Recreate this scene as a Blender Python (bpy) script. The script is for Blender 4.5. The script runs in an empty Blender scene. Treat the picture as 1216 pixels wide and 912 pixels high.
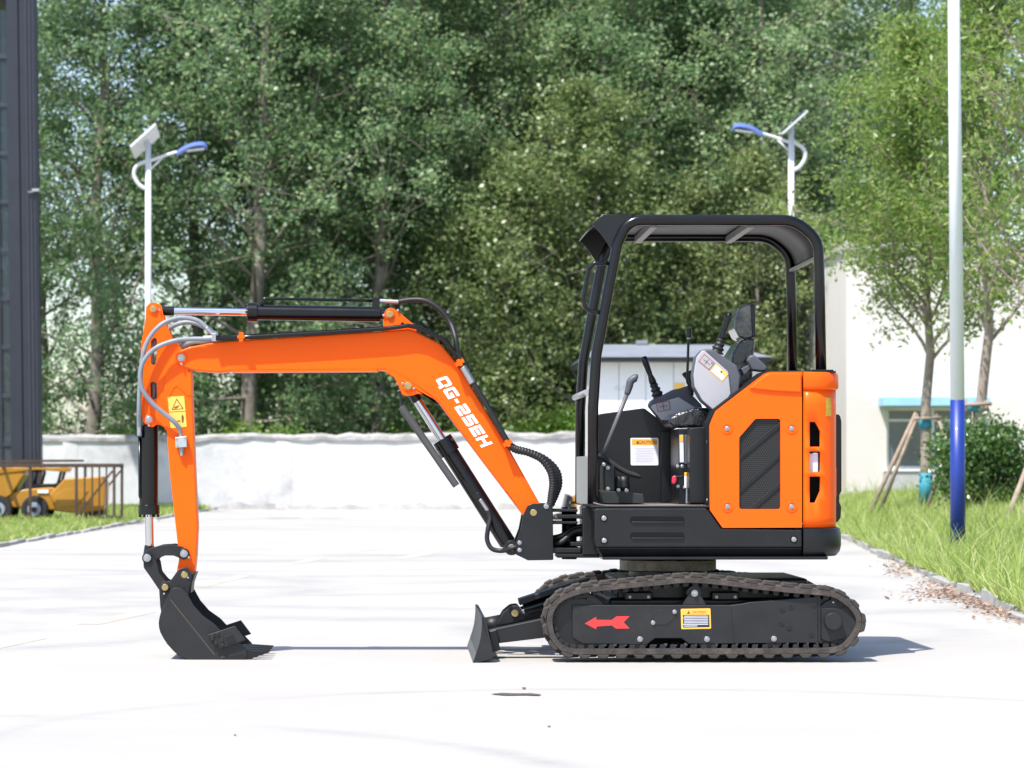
import bpy, bmesh, math, random
import numpy as np
from mathutils import Vector, Matrix, noise
from mathutils.geometry import tessellate_polygon
random.seed(7); rng = np.random.default_rng(7)
SC = bpy.context.scene; COL = SC.collection
R = math.radians

# ------------------------------------------------------------------ camera, sky, sun, exposure
F = 3520.0; D0 = 16.0; PX = 480.0; PY = 555.0; HC = 232/220      # focal (px of a 1216 px wide frame), distance, principal point, eye height
cd = bpy.data.cameras.new('camera'); cam = bpy.data.objects.new('camera', cd); COL.objects.link(cam)
cam.location = (0, -D0, HC); cam.rotation_euler = (R(90), 0, 0)
cd.sensor_width = 36; cd.lens = 36*F/1216; cd.shift_x = (608-PX)/1216; cd.shift_y = (PY-456)/1216
cd.clip_start = 0.5; cd.clip_end = 3000
cd.dof.use_dof = True; cd.dof.focus_distance = D0+0.4; cd.dof.aperture_fstop = 5.4
SC.camera = cam

SUN = Vector((0.35, 0.45, -1.0)).normalized()                    # travel direction of the light
world = bpy.data.worlds.new('World'); SC.world = world; world.use_nodes = True
wn = world.node_tree; wn.nodes.clear()
wo = wn.nodes.new('ShaderNodeOutputWorld'); wb = wn.nodes.new('ShaderNodeBackground'); ws = wn.nodes.new('ShaderNodeTexSky')
ws.sky_type = 'NISHITA'; ws.sun_disc = False
ws.sun_elevation = math.asin(-SUN.z); ws.sun_rotation = math.atan2(-SUN.x, -SUN.y)
ws.air_density = 1.0; ws.dust_density = 1.2; ws.ozone_density = 1.0
wb.inputs['Strength'].default_value = 0.15
wn.links.new(ws.outputs[0], wb.inputs[0]); wn.links.new(wb.outputs[0], wo.inputs[0])
sl = bpy.data.lights.new('sun', 'SUN'); sl.energy = 4.6; sl.angle = R(0.53); sl.color = (1.0, 0.96, 0.90)
so = bpy.data.objects.new('sun', sl); COL.objects.link(so); so.location = (-20, -25, 60)
so.rotation_euler = SUN.to_track_quat('-Z', 'Y').to_euler()
SC.view_settings.view_transform = 'Standard'; SC.view_settings.look = 'None'
SC.view_settings.gamma = 1; SC.view_settings.use_curve_mapping = False
SC.view_settings.exposure = 0.74

# ------------------------------------------------------------------ helpers
def W(x, y, Y):                                                   # photo pixel at depth Y behind the near track face -> world
    d = D0+Y
    return Vector(((x-PX)/F*d, Y, HC-(y-PY)/F*d))
def ppm(Y): return F/(D0+Y)

def nodes(m): return m.node_tree.nodes, m.node_tree.links
MATS = {}
def mat(name, col, rough=0.5, metal=0.0, coat=0.0, var=0.0, vscale=6.0, bump=0.0, bscale=60.0, spec=0.5, col2=None, dirt=None, coat_rough=0.05):
    if name in MATS: return MATS[name]
    m = bpy.data.materials.new(name); m.use_nodes = True; N, L = nodes(m)
    b = N['Principled BSDF']
    b.inputs['Base Color'].default_value = (*col, 1); b.inputs['Roughness'].default_value = rough
    b.inputs['Metallic'].default_value = metal; b.inputs['Coat Weight'].default_value = coat; b.inputs['Coat Roughness'].default_value = coat_rough
    b.inputs['Specular IOR Level'].default_value = spec
    tc = N.new('ShaderNodeTexCoord')
    if var > 0 or col2:
        n = N.new('ShaderNodeTexNoise'); n.inputs['Scale'].default_value = vscale; n.inputs['Detail'].default_value = 6; n.inputs['Roughness'].default_value = 0.65
        L.new(tc.outputs['Object'], n.inputs['Vector'])
        r = N.new('ShaderNodeValToRGB'); r.color_ramp.elements[0].position = 0.33; r.color_ramp.elements[1].position = 0.68
        c2 = col2 if col2 else tuple(min(1, c*(1+var)) for c in col)
        c1 = col if col2 else tuple(c*(1-var) for c in col)
        r.color_ramp.elements[0].color = (*c1, 1); r.color_ramp.elements[1].color = (*c2, 1)
        L.new(n.outputs['Fac'], r.inputs['Fac']); src = r.outputs['Color']
        if dirt:
            n2 = N.new('ShaderNodeTexNoise'); n2.inputs['Scale'].default_value = vscale*0.35; n2.inputs['Detail'].default_value = 10; n2.inputs['Roughness'].default_value = 0.75
            L.new(tc.outputs['Object'], n2.inputs['Vector'])
            r2 = N.new('ShaderNodeValToRGB'); r2.color_ramp.elements[0].position = 0.52; r2.color_ramp.elements[1].position = 0.7
            L.new(n2.outputs['Fac'], r2.inputs['Fac'])
            mx = N.new('ShaderNodeMixRGB'); mx.inputs['Color2'].default_value = (*dirt, 1)
            L.new(r2.outputs['Color'], mx.inputs['Fac']); L.new(src, mx.inputs['Color1']); src = mx.outputs['Color']
        L.new(src, b.inputs['Base Color'])
        mr = N.new('ShaderNodeMapRange'); mr.inputs['To Min'].default_value = max(0.02, rough-0.08); mr.inputs['To Max'].default_value = min(1, rough+0.1)
        L.new(n.outputs['Fac'], mr.inputs['Value']); L.new(mr.outputs[0], b.inputs['Roughness'])
    if bump > 0:
        n3 = N.new('ShaderNodeTexNoise'); n3.inputs['Scale'].default_value = bscale; n3.inputs['Detail'].default_value = 5
        L.new(tc.outputs['Object'], n3.inputs['Vector'])
        bp = N.new('ShaderNodeBump'); bp.inputs['Strength'].default_value = bump; bp.inputs['Distance'].default_value = 0.02
        L.new(n3.outputs['Fac'], bp.inputs['Height']); L.new(bp.outputs[0], b.inputs['Normal'])
    MATS[name] = m
    return m

def leafmat(name, c1, c2, c3, trans=0.35, rough=0.38, spec=0.5):
    m = bpy.data.materials.new(name); m.use_nodes = True; N, L = nodes(m); b = N['Principled BSDF']; out = N['Material Output']
    g = N.new('ShaderNodeNewGeometry'); r = N.new('ShaderNodeValToRGB')
    e = r.color_ramp.elements; e[0].color = (*c1, 1); e[1].color = (*c3, 1); x = e.new(0.55); x.color = (*c2, 1)
    oi = N.new('ShaderNodeObjectInfo')
    ma = N.new('ShaderNodeMath'); ma.operation = 'MULTIPLY_ADD'; ma.inputs[1].default_value = 0.75
    mb = N.new('ShaderNodeMath'); mb.operation = 'MULTIPLY'; mb.inputs[1].default_value = 0.25
    L.new(oi.outputs['Random'], mb.inputs[0]); L.new(g.outputs['Random Per Island'], ma.inputs[0]); L.new(mb.outputs[0], ma.inputs[2])
    L.new(ma.outputs[0], r.inputs['Fac'])
    L.new(r.outputs['Color'], b.inputs['Base Color']); b.inputs['Roughness'].default_value = rough; b.inputs['Specular IOR Level'].default_value = spec
    t = N.new('ShaderNodeBsdfTranslucent'); hs = N.new('ShaderNodeHueSaturation'); hs.inputs['Value'].default_value = 1.9; hs.inputs['Hue'].default_value = 0.485
    L.new(r.outputs['Color'], hs.inputs['Color']); L.new(hs.outputs[0], t.inputs['Color'])
    mx = N.new('ShaderNodeMixShader'); mx.inputs[0].default_value = trans
    L.new(b.outputs[0], mx.inputs[1]); L.new(t.outputs[0], mx.inputs[2]); L.new(mx.outputs[0], out.inputs['Surface'])
    MATS[name] = m
    return m

def wloc(o):
    v = Vector((0, 0, 0))
    while o is not None:
        if o.type == 'EMPTY': v = v+o.location
        o = o.parent
    return v
def link(o, parent=None):
    COL.objects.link(o)
    while parent is not None and parent.parent is not None and parent.parent.parent is not None: parent = parent.parent   # thing > part > sub-part, no deeper
    if parent is not None:
        o.parent = parent
        o.matrix_parent_inverse = Matrix.Translation(-parent.location) if parent.type == 'EMPTY' else Matrix.Identity(4)
    return o
def tag(o, label=None, cat=None, group=None, kind=None):
    if label: o['label'] = label
    if cat: o['category'] = cat
    if group: o['group'] = group
    if kind: o['kind'] = kind
    return o
def empty(name, loc, label, cat, group=None):
    o = bpy.data.objects.new(name, None); o.empty_display_size = 0.3; o.location = loc; COL.objects.link(o)
    return tag(o, label, cat, group)

class MB:
    def __init__(s): s.v = []; s.f = []; s.sm = []
    def add(s, v, f, smooth=False):
        k = len(s.v); s.v += [tuple(p) for p in v]; s.f += [tuple(i+k for i in q) for q in f]; s.sm += [smooth]*len(f); return s
    def box(s, x0, x1, y0, y1, z0, z1):
        v = [(x, y, z) for z in (z0, z1) for y in (y0, y1) for x in (x0, x1)]
        return s.add(v, [(0, 2, 3, 1), (4, 5, 7, 6), (0, 1, 5, 4), (2, 6, 7, 3), (0, 4, 6, 2), (1, 3, 7, 5)])
    def bar(s, a, b, w, h):                                        # rectangular bar from a to b
        a = Vector(a); b = Vector(b); t = (b-a).normalized(); up = Vector((0, 0, 1)) if abs(t.z) < 0.95 else Vector((0, 1, 0))
        u = t.cross(up).normalized(); n = u.cross(t)
        v = [p+u*(sx*w/2)+n*(sz*h/2) for p in (a, b) for sx, sz in ((-1, -1), (1, -1), (1, 1), (-1, 1))]
        return s.add(v, [(0, 1, 2, 3), (7, 6, 5, 4), (0, 4, 5, 1), (1, 5, 6, 2), (2, 6, 7, 3), (3, 7, 4, 0)])
    def tube(s, pts, r, n=12, caps=True, r1=None):
        pts = [Vector(p) for p in pts]; m = len(pts)
        rs = r if isinstance(r, (list, tuple)) else [r+((r1-r)*i/(m-1) if r1 is not None else 0) for i in range(m)]
        tans = []
        for i in range(m):
            t = pts[min(i+1, m-1)]-pts[max(i-1, 0)]; tans.append(t.normalized() if t.length > 1e-9 else Vector((0, 0, 1)))
        ref = Vector((0, 1, 0)) if abs(tans[0].y) < 0.9 else Vector((1, 0, 0))
        u = (ref-tans[0]*ref.dot(tans[0])).normalized(); v = []
        for i in range(m):
            u = (u-tans[i]*u.dot(tans[i])).normalized(); w = tans[i].cross(u)
            for k in range(n):
                a = 2*math.pi*k/n; v.append(pts[i]+(u*math.cos(a)+w*math.sin(a))*rs[i])
        f = [(i*n+k, i*n+(k+1) % n, (i+1)*n+(k+1) % n, (i+1)*n+k) for i in range(m-1) for k in range(n)]
        s.add(v, f, True)
        if caps:
            k0 = len(s.v)-m*n
            s.f.append(tuple(k0+k for k in range(n))[::-1]); s.sm.append(False)
            s.f.append(tuple(k0+(m-1)*n+k for k in range(n))); s.sm.append(False)
        return s
    def prism(s, loops, Y0, Y1, Yref=None, world=False):           # photo outline (first loop, then holes) extruded along Y
        Yr = Y0 if Yref is None else Yref
        if world: LP = [[(p[0], p[1]) for p in lp] for lp in loops]
        else: LP = [[(W(p[0], p[1], Yr).x, W(p[0], p[1], Yr).z) for p in lp] for lp in loops]
        flat = [p for lp in LP for p in lp]; n = len(flat)
        tris = tessellate_polygon([[Vector((p[0], p[1], 0)) for p in lp] for lp in LP])
        v = [(p[0], Y0, p[1]) for p in flat]+[(p[0], Y1, p[1]) for p in flat]; f = []
        if len(LP) == 1:
            ar = sum(flat[i][0]*flat[(i+1) % n][1]-flat[(i+1) % n][0]*flat[i][1] for i in range(n)); q = tuple(range(n)) if ar > 0 else tuple(range(n))[::-1]
            f += [q, tuple(i+n for i in q[::-1])]; tris = []
        for t in tris:
            a, b, c = (Vector((*flat[i], 0)) for i in t)
            if (b-a).cross(c-a).z < 0: t = (t[0], t[2], t[1])
            f.append(tuple(t)); f.append((t[0]+n, t[2]+n, t[1]+n))
        k = 0
        for li, lp in enumerate(LP):
            m = len(lp); area = sum(lp[i][0]*lp[(i+1) % m][1]-lp[(i+1) % m][0]*lp[i][1] for i in range(m))
            ccw = (area > 0) == (li == 0)
            for i in range(m):
                a, b = k+i, k+(i+1) % m
                f.append((b, a, a+n, b+n) if ccw else (a, b, b+n, a+n))
            k += m
        return s.add(v, f, False)
    def build(s, name, m, parent=None, bevel=0, seg=2, smooth=None, sharp=None):
        me = bpy.data.meshes.new(name); me.from_pydata(s.v, [], s.f); me.materials.append(m)
        me.polygons.foreach_set('use_smooth', [bool(x) or bevel > 0 or bool(smooth) for x in s.sm]); me.update()
        if sharp: me.set_sharp_from_angle(angle=R(sharp))
        o = bpy.data.objects.new(name, me); link(o, parent)
        if bevel > 0:
            w = o.modifiers.new('weld', 'WELD'); w.merge_threshold = 1e-5
            b = o.modifiers.new('bevel', 'BEVEL'); b.width = bevel; b.segments = seg; b.limit_method = 'ANGLE'; b.angle_limit = R(28); b.harden_normals = True
        return o

def cr(pts, n=6, closed=False):                                    # Catmull-Rom through the points
    P = [Vector(p) for p in pts]; m = len(P); out = []
    rngi = range(m) if closed else range(m-1)
    for i in rngi:
        if closed: p0, p1, p2, p3 = P[i-1], P[i], P[(i+1) % m], P[(i+2) % m]
        else: p0, p1, p2, p3 = P[max(i-1, 0)], P[i], P[i+1], P[min(i+2, m-1)]
        for k in range(n):
            t = k/n
            out.append(0.5*((2*p1)+(p2-p0)*t+(2*p0-5*p1+4*p2-p3)*t*t+(3*p1-p0-3*p2+p3)*t**3))
    if not closed: out.append(P[-1])
    return out
def rp(pts, r=0, n=5, closed=True):                                # outline with rounded corners; a point may carry its own radius
    out = []; m = len(pts)
    for i, p in enumerate(pts):
        rad = p[2] if len(p) > 2 else r
        if rad <= 0 or (not closed and i in (0, m-1)): out.append((p[0], p[1])); continue
        c = Vector(p[:2]); a = Vector(pts[i-1][:2])-c; b = Vector(pts[(i+1) % m][:2])-c
        la, lb = a.length, b.length; a.normalize(); b.normalize()
        ang = math.acos(max(-1, min(1, a.dot(b))))
        if ang > 3.1: out.append((p[0], p[1])); continue
        d = min(rad/math.tan(ang/2), la*0.49, lb*0.49); rr = d*math.tan(ang/2)
        ctr = c+(a+b).normalized()*(rr/math.sin(ang/2)); s = c+a*d-ctr; e = c+b*d-ctr
        a0 = math.atan2(s.y, s.x); da = (math.atan2(e.y, e.x)-a0+math.pi) % (2*math.pi)-math.pi
        for k in range(n+1):
            t = a0+da*k/n; out.append((ctr.x+rr*math.cos(t), ctr.y+rr*math.sin(t)))
    return out
def circ(x, y, r, n=24, a0=0, a1=360):
    full = abs(a1-a0) >= 360
    return [(x+r*math.cos(R(a0+(a1-a0)*k/(n if full else n-1))), y+r*math.sin(R(a0+(a1-a0)*k/(n if full else n-1)))) for k in range(n)]
def plate(name, pts, Y0, Y1, m, parent, bevel=0.003, holes=(), Yref=None, seg=2):
    return MB().prism([pts]+list(holes), Y0, Y1, Yref).build(name, m, parent, bevel, seg)
def knob(name, x, y, Y, r, dep, m, parent, n=16, bevel=0.002):      # round head facing the camera side, from Y-dep to Y
    if m is ZINC and r >= .008 and dep >= .006:                      # washer, hex head and a turned tip
        k = ppm(Y); a0 = (x*37+y*13) % 60
        return MB().prism([circ(x, y, r*k*1.12, 18)], Y-dep*.3, Y, Y).prism([circ(x, y, r*k*.86, 6, a0, a0+360)], Y-dep*.95, Y-dep*.29, Y).prism([circ(x, y, r*k*.45, 10)], Y-dep*1.45, Y-dep*.94, Y).build(name, m, parent, .0012)
    return plate(name, circ(x, y, r*ppm(Y), n), Y-dep, Y, m, parent, bevel, Yref=Y)
def hose(name, pts, r, m, parent, n=10, smooth=6):
    P = [W(*p) for p in pts]
    return MB().tube(cr(P, smooth) if smooth > 1 else P, r, n).build(name, m, parent)
def rod(name, a, b, r, m, parent, n=20, bevel=0.003):
    return MB().tube([W(*a), W(*b)], r, n).build(name, m, parent, sharp=40) if bevel == 0 else MB().tube([W(*a), W(*b)], r, n).build(name, m, parent, bevel)
def textmesh(s, size, extr=0.0005):
    c = bpy.data.curves.new('lettering', 'FONT'); c.body = s; c.size = size; c.align_x = 'CENTER'; c.align_y = 'CENTER'; c.extrude = extr
    o = bpy.data.objects.new('lettering', c); COL.objects.link(o)
    me = bpy.data.meshes.new_from_object(o.evaluated_get(bpy.context.evaluated_depsgraph_get()))
    COL.objects.unlink(o); bpy.data.objects.remove(o); me.name = 'lettering'
    return me
def lettering(s, x, y, Y, size, m, parent, ang=0.0):               # flat text on a surface that faces -Y
    me = textmesh(s, size); me.transform(Matrix.Translation(W(x, y, Y)) @ Matrix.Rotation(R(-ang), 4, 'Y') @ Matrix.Rotation(R(90), 4, 'X'))
    me.materials.clear(); me.materials.append(m)
    return link(bpy.data.objects.new('lettering', me), parent)
def quadmesh(name, V, m, smooth=False):                            # V: (N,4,3) loose quads
    N = len(V); me = bpy.data.meshes.new(name); me.vertices.add(4*N); me.loops.add(4*N); me.polygons.add(N)
    me.vertices.foreach_set('co', np.ascontiguousarray(V, dtype=np.float32).ravel())
    me.loops.foreach_set('vertex_index', np.arange(4*N, dtype=np.int32))
    me.polygons.foreach_set('loop_start', np.arange(0, 4*N, 4, dtype=np.int32))
    me.update(calc_edges=True); me.validate(); me.materials.append(m)
    return me

# ------------------------------------------------------------------ materials
ORANGE = mat('orange_paint', (0.95, 0.112, 0.003), 0.36, coat=0.03, spec=0.16, var=0.03, vscale=3, bump=0.02, bscale=25)
ORANGE2 = mat('orange_cover_paint', (0.95, 0.112, 0.003), 0.32, coat=0.06, spec=0.18, var=0.025, vscale=3, bump=0.015, bscale=12)
BLACK = mat('black_paint', (0.0075, 0.008, 0.0095), 0.32, spec=0.4, var=0.25, vscale=5, bump=0.02, bscale=40)
BLACKG = mat('black_gloss_paint', (0.0045, 0.0045, 0.0055), 0.20, coat=0.0, spec=0.38, var=0.15, vscale=4)
CHAR = mat('charcoal_paint', (0.0135, 0.0135, 0.0152), 0.48, spec=0.4, var=0.2, vscale=7, bump=0.03, bscale=70, dirt=(0.024, 0.022, 0.021))
DARK = mat('dark_interior', (0.005, 0.005, 0.0055), 0.7, spec=0.2, var=0.2)
RUBBER = mat('track_rubber', (0.034, 0.031, 0.029), 0.85, spec=0.2, col2=(0.085, 0.073, 0.066), vscale=14, bump=0.25, bscale=55, dirt=(0.15, 0.12, 0.10))
RUBBERD = mat('track_rubber_inner', (0.018, 0.018, 0.019), 0.8, var=0.3, vscale=9)
HOSEB = mat('black_hose', (0.008, 0.008, 0.009), 0.5, var=0.2, vscale=20)
HOSEG = mat('grey_hose', (0.20, 0.22, 0.25), 0.45, var=0.12, vscale=30)
CHROME = mat('chrome', (0.60, 0.61, 0.64), 0.12, metal=1.0, var=0.02)
ZINC = mat('zinc_bolt', (0.42, 0.43, 0.45), 0.34, metal=0.9, var=0.08, vscale=40)
BRASS = mat('yellow_zinc_pin', (0.42, 0.32, 0.14), 0.38, metal=0.8, var=0.1, vscale=40)
ALU = mat('grey_front_panel', (0.27, 0.275, 0.285), 0.35, metal=0.4, var=0.06, vscale=3)
GREYP = mat('light_grey_plastic', (0.36, 0.36, 0.385), 0.5, var=0.03, vscale=8)
GREYD = mat('mid_grey_plastic', (0.075, 0.08, 0.096), 0.5, var=0.08, vscale=8)
GREYT = mat('roof_liner_grey', (0.016, 0.016, 0.017), 0.5, spec=0.3, var=0.06, vscale=4)
VINYL = mat('wrapped_black_vinyl', (0.008, 0.009, 0.013), 0.2, coat=0.6, bump=0.9, bscale=22, var=0.2, coat_rough=0.1)
WRAP = mat('clear_wrap_sheen', (0.012, 0.012, 0.015), 0.14, coat=0.7, bump=1.0, bscale=24, vscale=13, col2=(0.15, 0.145, 0.14))  # pale blotches put the wrap's sheen into the colour
RED = mat('red_print', (0.82, 0.035, 0.035), 0.45, var=0.04)
REDK = mat('red_knob', (0.55, 0.02, 0.06), 0.4, var=0.05)
WHITE = mat('white_print', (0.84, 0.84, 0.84), 0.45, var=0.02)
STYEL = mat('sticker_amber', (0.86, 0.42, 0.05), 0.45, var=0.03)
STYEL2 = mat('sticker_yellow', (0.85, 0.50, 0.09), 0.45, var=0.03)
STBLK = mat('sticker_black', (0.02, 0.02, 0.024), 0.5, var=0.1)
STBRN = mat('sticker_brown_print', (0.18, 0.06, 0.01), 0.5, var=0.1)
STTXT = mat('sticker_pale_text', (0.52, 0.52, 0.60), 0.5, var=0.1)
STRED = mat('sticker_red_line', (0.35, 0.05, 0.07), 0.5, var=0.05)
STGRY = mat('sticker_grey', (0.36, 0.36, 0.37), 0.5, var=0.04)
IRON = mat('swing_bearing_iron', (0.34, 0.31, 0.26), 0.6, metal=0.1, col2=(0.16, 0.14, 0.11), vscale=20, bump=0.2)
TANK = mat('coolant_tank', (0.72, 0.62, 0.70), 0.4, var=0.05)
# ------------------------------------------------------------------ the setting
def ground_material():
    m = bpy.data.materials.new('yard_concrete'); m.use_nodes = True; N, L = nodes(m); b = N['Principled BSDF']
    tc = N.new('ShaderNodeTexCoord'); co = tc.outputs['Object']
    def noi(scale, detail=6, rough=0.6, vec=co):
        n = N.new('ShaderNodeTexNoise'); n.inputs['Scale'].default_value = scale; n.inputs['Detail'].default_value = detail; n.inputs['Roughness'].default_value = rough
        L.new(vec, n.inputs['Vector']); return n.outputs['Fac']
    def ramp(src, p0, p1, c0=(0, 0, 0), c1=(1, 1, 1)):
        r = N.new('ShaderNodeValToRGB'); r.color_ramp.elements[0].position = p0; r.color_ramp.elements[1].position = p1
        r.color_ramp.elements[0].color = (*c0, 1); r.color_ramp.elements[1].color = (*c1, 1); L.new(src, r.inputs['Fac']); return r.outputs['Color']
    def mth(op, a, bb):
        x = N.new('ShaderNodeMath'); x.operation = op
        for i, q in enumerate((a, bb)):
            if isinstance(q, (int, float)): x.inputs[i].default_value = q
            else: L.new(q, x.inputs[i])
        return x.outputs[0]
    def mix(f, a, c):
        x = N.new('ShaderNodeMixRGB'); L.new(f, x.inputs['Fac']); L.new(a, x.inputs['Color1']); x.inputs['Color2'].default_value = (*c, 1); return x.outputs['Color']
    base = ramp(noi(0.45, 9, 0.7), 0.3, 0.72, (0.352, 0.337, 0.316), (0.408, 0.392, 0.368))
    base = mix(mth('MULTIPLY', ramp(noi(2.2, 10, 0.75), 0.58, 0.78), 0.3), base, (0.26, 0.25, 0.245))
    # tyre marks: parts of rings around the spots where machines turned
    sx = N.new('ShaderNodeSeparateXYZ'); L.new(co, sx.inputs[0])
    marks = None
    br = ramp(noi(0.4, 6, 0.65), 0.32, 0.6)
    for cx, cy, r0, wd in ((-3.0, 15.0, 5.2, .55), (-3.0, 15.0, 7.0, .5), (0.5, 9.5, 3.4, .5), (0.5, 9.5, 5.0, .6), (-6.2, 10.0, 3.8, .5), (-6.2, 10.0, 5.4, .5),
                           (-1.5, 27, 7.5, .9), (-1.5, 27, 9.6, .9), (-4.2, 3.4, 1.7, .35), (-4.2, 3.4, 2.9, .4), (1.0, -4.5, 2.6, .12), (-2.5, -6.5, 3.2, .14), (2.0, 3.2, 1.6, .3)):
        dx = mth('SUBTRACT', sx.outputs['X'], cx); dy = mth('SUBTRACT', sx.outputs['Y'], cy)
        d = mth('SQRT', mth('ADD', mth('MULTIPLY', dx, dx), mth('MULTIPLY', dy, dy)), 0)
        a = mth('ABSOLUTE', mth('SUBTRACT', d, r0), 0)
        s = mth('SUBTRACT', 1.0, mth('MINIMUM', mth('DIVIDE', a, wd), 1.0))
        marks = s if marks is None else mth('MAXIMUM', marks, s)
    mq = N.new('ShaderNodeMapping'); mq.inputs['Scale'].default_value = (1.2, 3.2, 1); L.new(co, mq.inputs['Vector'])
    marks = mth('MULTIPLY', mth('MULTIPLY', mth('MULTIPLY', marks, br), ramp(noi(2.6, 8, 0.8, mq.outputs[0]), 0.30, 0.60)), 0.62)
    base = mix(marks, base, (0.20, 0.197, 0.20))
    # sweeping scuffs, far half of the yard
    mp = N.new('ShaderNodeMapping'); mp.inputs['Scale'].default_value = (0.06, 0.9, 1); mp.inputs['Rotation'].default_value = (0, 0, R(8)); L.new(co, mp.inputs['Vector'])
    base = mix(mth('MULTIPLY', ramp(noi(1.0, 4, 0.6, mp.outputs[0]), 0.52, 0.74), 0.12), base, (0.24, 0.24, 0.25))
    # saw-cut joints of the slabs
    jx = mth('ABSOLUTE', mth('SUBTRACT', mth('FRACT', mth('DIVIDE', mth('ADD', sx.outputs['Y'], 98.57), 5.0), 0), 0.5), 0)
    jy = mth('ABSOLUTE', mth('SUBTRACT', mth('FRACT', mth('DIVIDE', mth('ADD', sx.outputs['X'], 101.3), 6.0), 0), 0.5), 0)
    j = mth('GREATER_THAN', jx, 0.4988)
    base = mix(mth('MULTIPLY', j, 0.55), base, (0.26, 0.25, 0.24))
    L.new(base, b.inputs['Base Color']); b.inputs['Roughness'].default_value = 0.82
    bp = N.new('ShaderNodeBump'); bp.inputs['Strength'].default_value = 0.12; bp.inputs['Distance'].default_value = 0.01
    L.new(noi(90, 4), bp.inputs['Height']); L.new(bp.outputs[0], b.inputs['Normal'])
    return m
g = MB().add([(-700, -120, 0), (700, -120, 0), (700, 900, 0), (-700, 900, 0)], [(0, 1, 2, 3)]).build('ground', ground_material()); tag(g, kind='structure')
SOIL = mat('bare_soil', (0.10, 0.075, 0.05), 0.95, col2=(0.13, 0.15, 0.05), vscale=0.8, bump=0.5, bscale=12)
so_ = MB().add([(-300, 60.4, .004), (300, 60.4, .004), (300, 600, .004), (-300, 600, .004)], [(0, 1, 2, 3)]).build('soil_behind_wall', SOIL); tag(so_, kind='structure')

# faded painted parking lines
LINE = bpy.data.materials.new('faded_orange_paint'); LINE.use_nodes = True
N, L = nodes(LINE); b = N['Principled BSDF']; tc = N.new('ShaderNodeTexCoord'); n = N.new('ShaderNodeTexNoise'); n.inputs['Scale'].default_value = 1.6; n.inputs['Detail'].default_value = 9; n.inputs['Roughness'].default_value = 0.75
L.new(tc.outputs['Object'], n.inputs['Vector']); r = N.new('ShaderNodeValToRGB'); r.color_ramp.elements[0].position = 0.47; r.color_ramp.elements[1].position = 0.72
r.color_ramp.elements[0].color = (0.39, 0.375, 0.355, 1); r.color_ramp.elements[1].color = (0.47, 0.30, 0.15, 1); L.new(n.outputs['Fac'], r.inputs['Fac']); L.new(r.outputs[0], b.inputs['Base Color']); b.inputs['Roughness'].default_value = 0.8
def gp(x, y, z=0):                                                 # photo pixel on ground height z -> (X, Y)
    d = F*(HC-z)/(y-PY); return Vector(((x-PX)/F*d, d-D0))
for (a, c, w) in (((-40, 775), (42, 758), .16), ((105, 741.5), (172, 727), .16), ((235, 697), (290, 683.5), .16), ((332, 673), (380, 663), .17), ((398, 659), (452, 650), .2), ((470, 664), (520, 655), .2)):
    p, q = gp(*a), gp(*c); t = (q-p).normalized(); nn = Vector((-t.y, t.x))*w/2
    o = MB().add([(*(p-nn), .0015), (*(p+nn), .0015), (*(q+nn), .0015), (*(q-nn), .0015)], [(0, 3, 2, 1)]).build('painted_line', LINE); tag(o, kind='structure')
# torn dark patch on the slab in front of the blade
CR_ = mat('dark_crack_fill', (0.07, 0.065, 0.06), 0.9, var=0.4, vscale=30)
pts = [(582, 825), (596, 823.6), (612, 824.2), (630, 824), (643, 825.4), (640, 826.8), (622, 826.2), (600, 826.6)]
o = MB().add([(*gp(*p), .004) for p in pts], [tuple(range(len(pts)))[::-1]]).build('pavement_crack', CR_); tag(o, kind='structure')
rnd = random.Random(3)
PEB = mat('pebble_grey', (0.16, 0.14, 0.12), 0.9, var=0.3)
for i, (x, y, s) in enumerate(((652, 864, .008), (622, 819, .012), (279, 874, .006))):
    p = gp(x, y); bm = bmesh.new(); bmesh.ops.create_icosphere(bm, subdivisions=1, radius=s)
    for v in bm.verts: v.co *= rnd.uniform(.7, 1.2); v.co.z = max(v.co.z*.6+s*.5, 0)
    me = bpy.data.meshes.new('pebble'); bm.to_mesh(me); bm.free(); me.materials.append(PEB)
    o = bpy.data.objects.new('pebble', me); o.location = (p.x, p.y, 0.001); COL.objects.link(o)
    tag(o, ['dark pebble lying alone near the bottom edge of the pavement', 'small pebble beside the dark crack in the pavement', 'tiny dark speck of stone on pale concrete below the bucket'][i], 'pebble', 'loose stones on the yard')

# ---- right-hand verge, kerb, grass
def kerbX(d): return 4.43+(d-21.2)*0.0956
def ss(t): t = max(0, min(1, t)); return t*t*(3-2*t)
def vergeZ(X, d):
    u = X-kerbX(d)
    return .085+.33*ss(u/2.2)+.06*noise.noise(Vector((X*.6, d*.35, 0)))*ss(u/.8)+.02*noise.noise(Vector((X*2, d*1.2, 5)))
VG = mat('verge_earth', (0.085, 0.10, 0.03), 0.95, col2=(0.16, 0.19, 0.05), vscale=1.7, bump=0.6, bscale=9, dirt=(0.16, 0.12, 0.08))
mb = MB(); us = [-.10, -.02, .15, .3, .5, .75, 1, 1.3, 1.6, 2, 2.4, 3, 4, 6, 9, 14, 22]; ds = [14+i*1.0 for i in range(62)]
V = [(kerbX(d)+u, d-D0, vergeZ(kerbX(d)+u, d) if u > -.05 else -.03) for d in ds for u in us]; nu = len(us)
mb.add(V, [(i*nu+k, i*nu+k+1, (i+1)*nu+k+1, (i+1)*nu+k) for i in range(len(ds)-1) for k in range(nu-1)], True)
tag(mb.build('grass_verge', VG), kind='structure')
KERB = mat('kerb_concrete', (0.33, 0.32, 0.305), 0.9, var=0.12, vscale=5, bump=0.4, bscale=30, dirt=(0.28, 0.25, 0.21))
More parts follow.
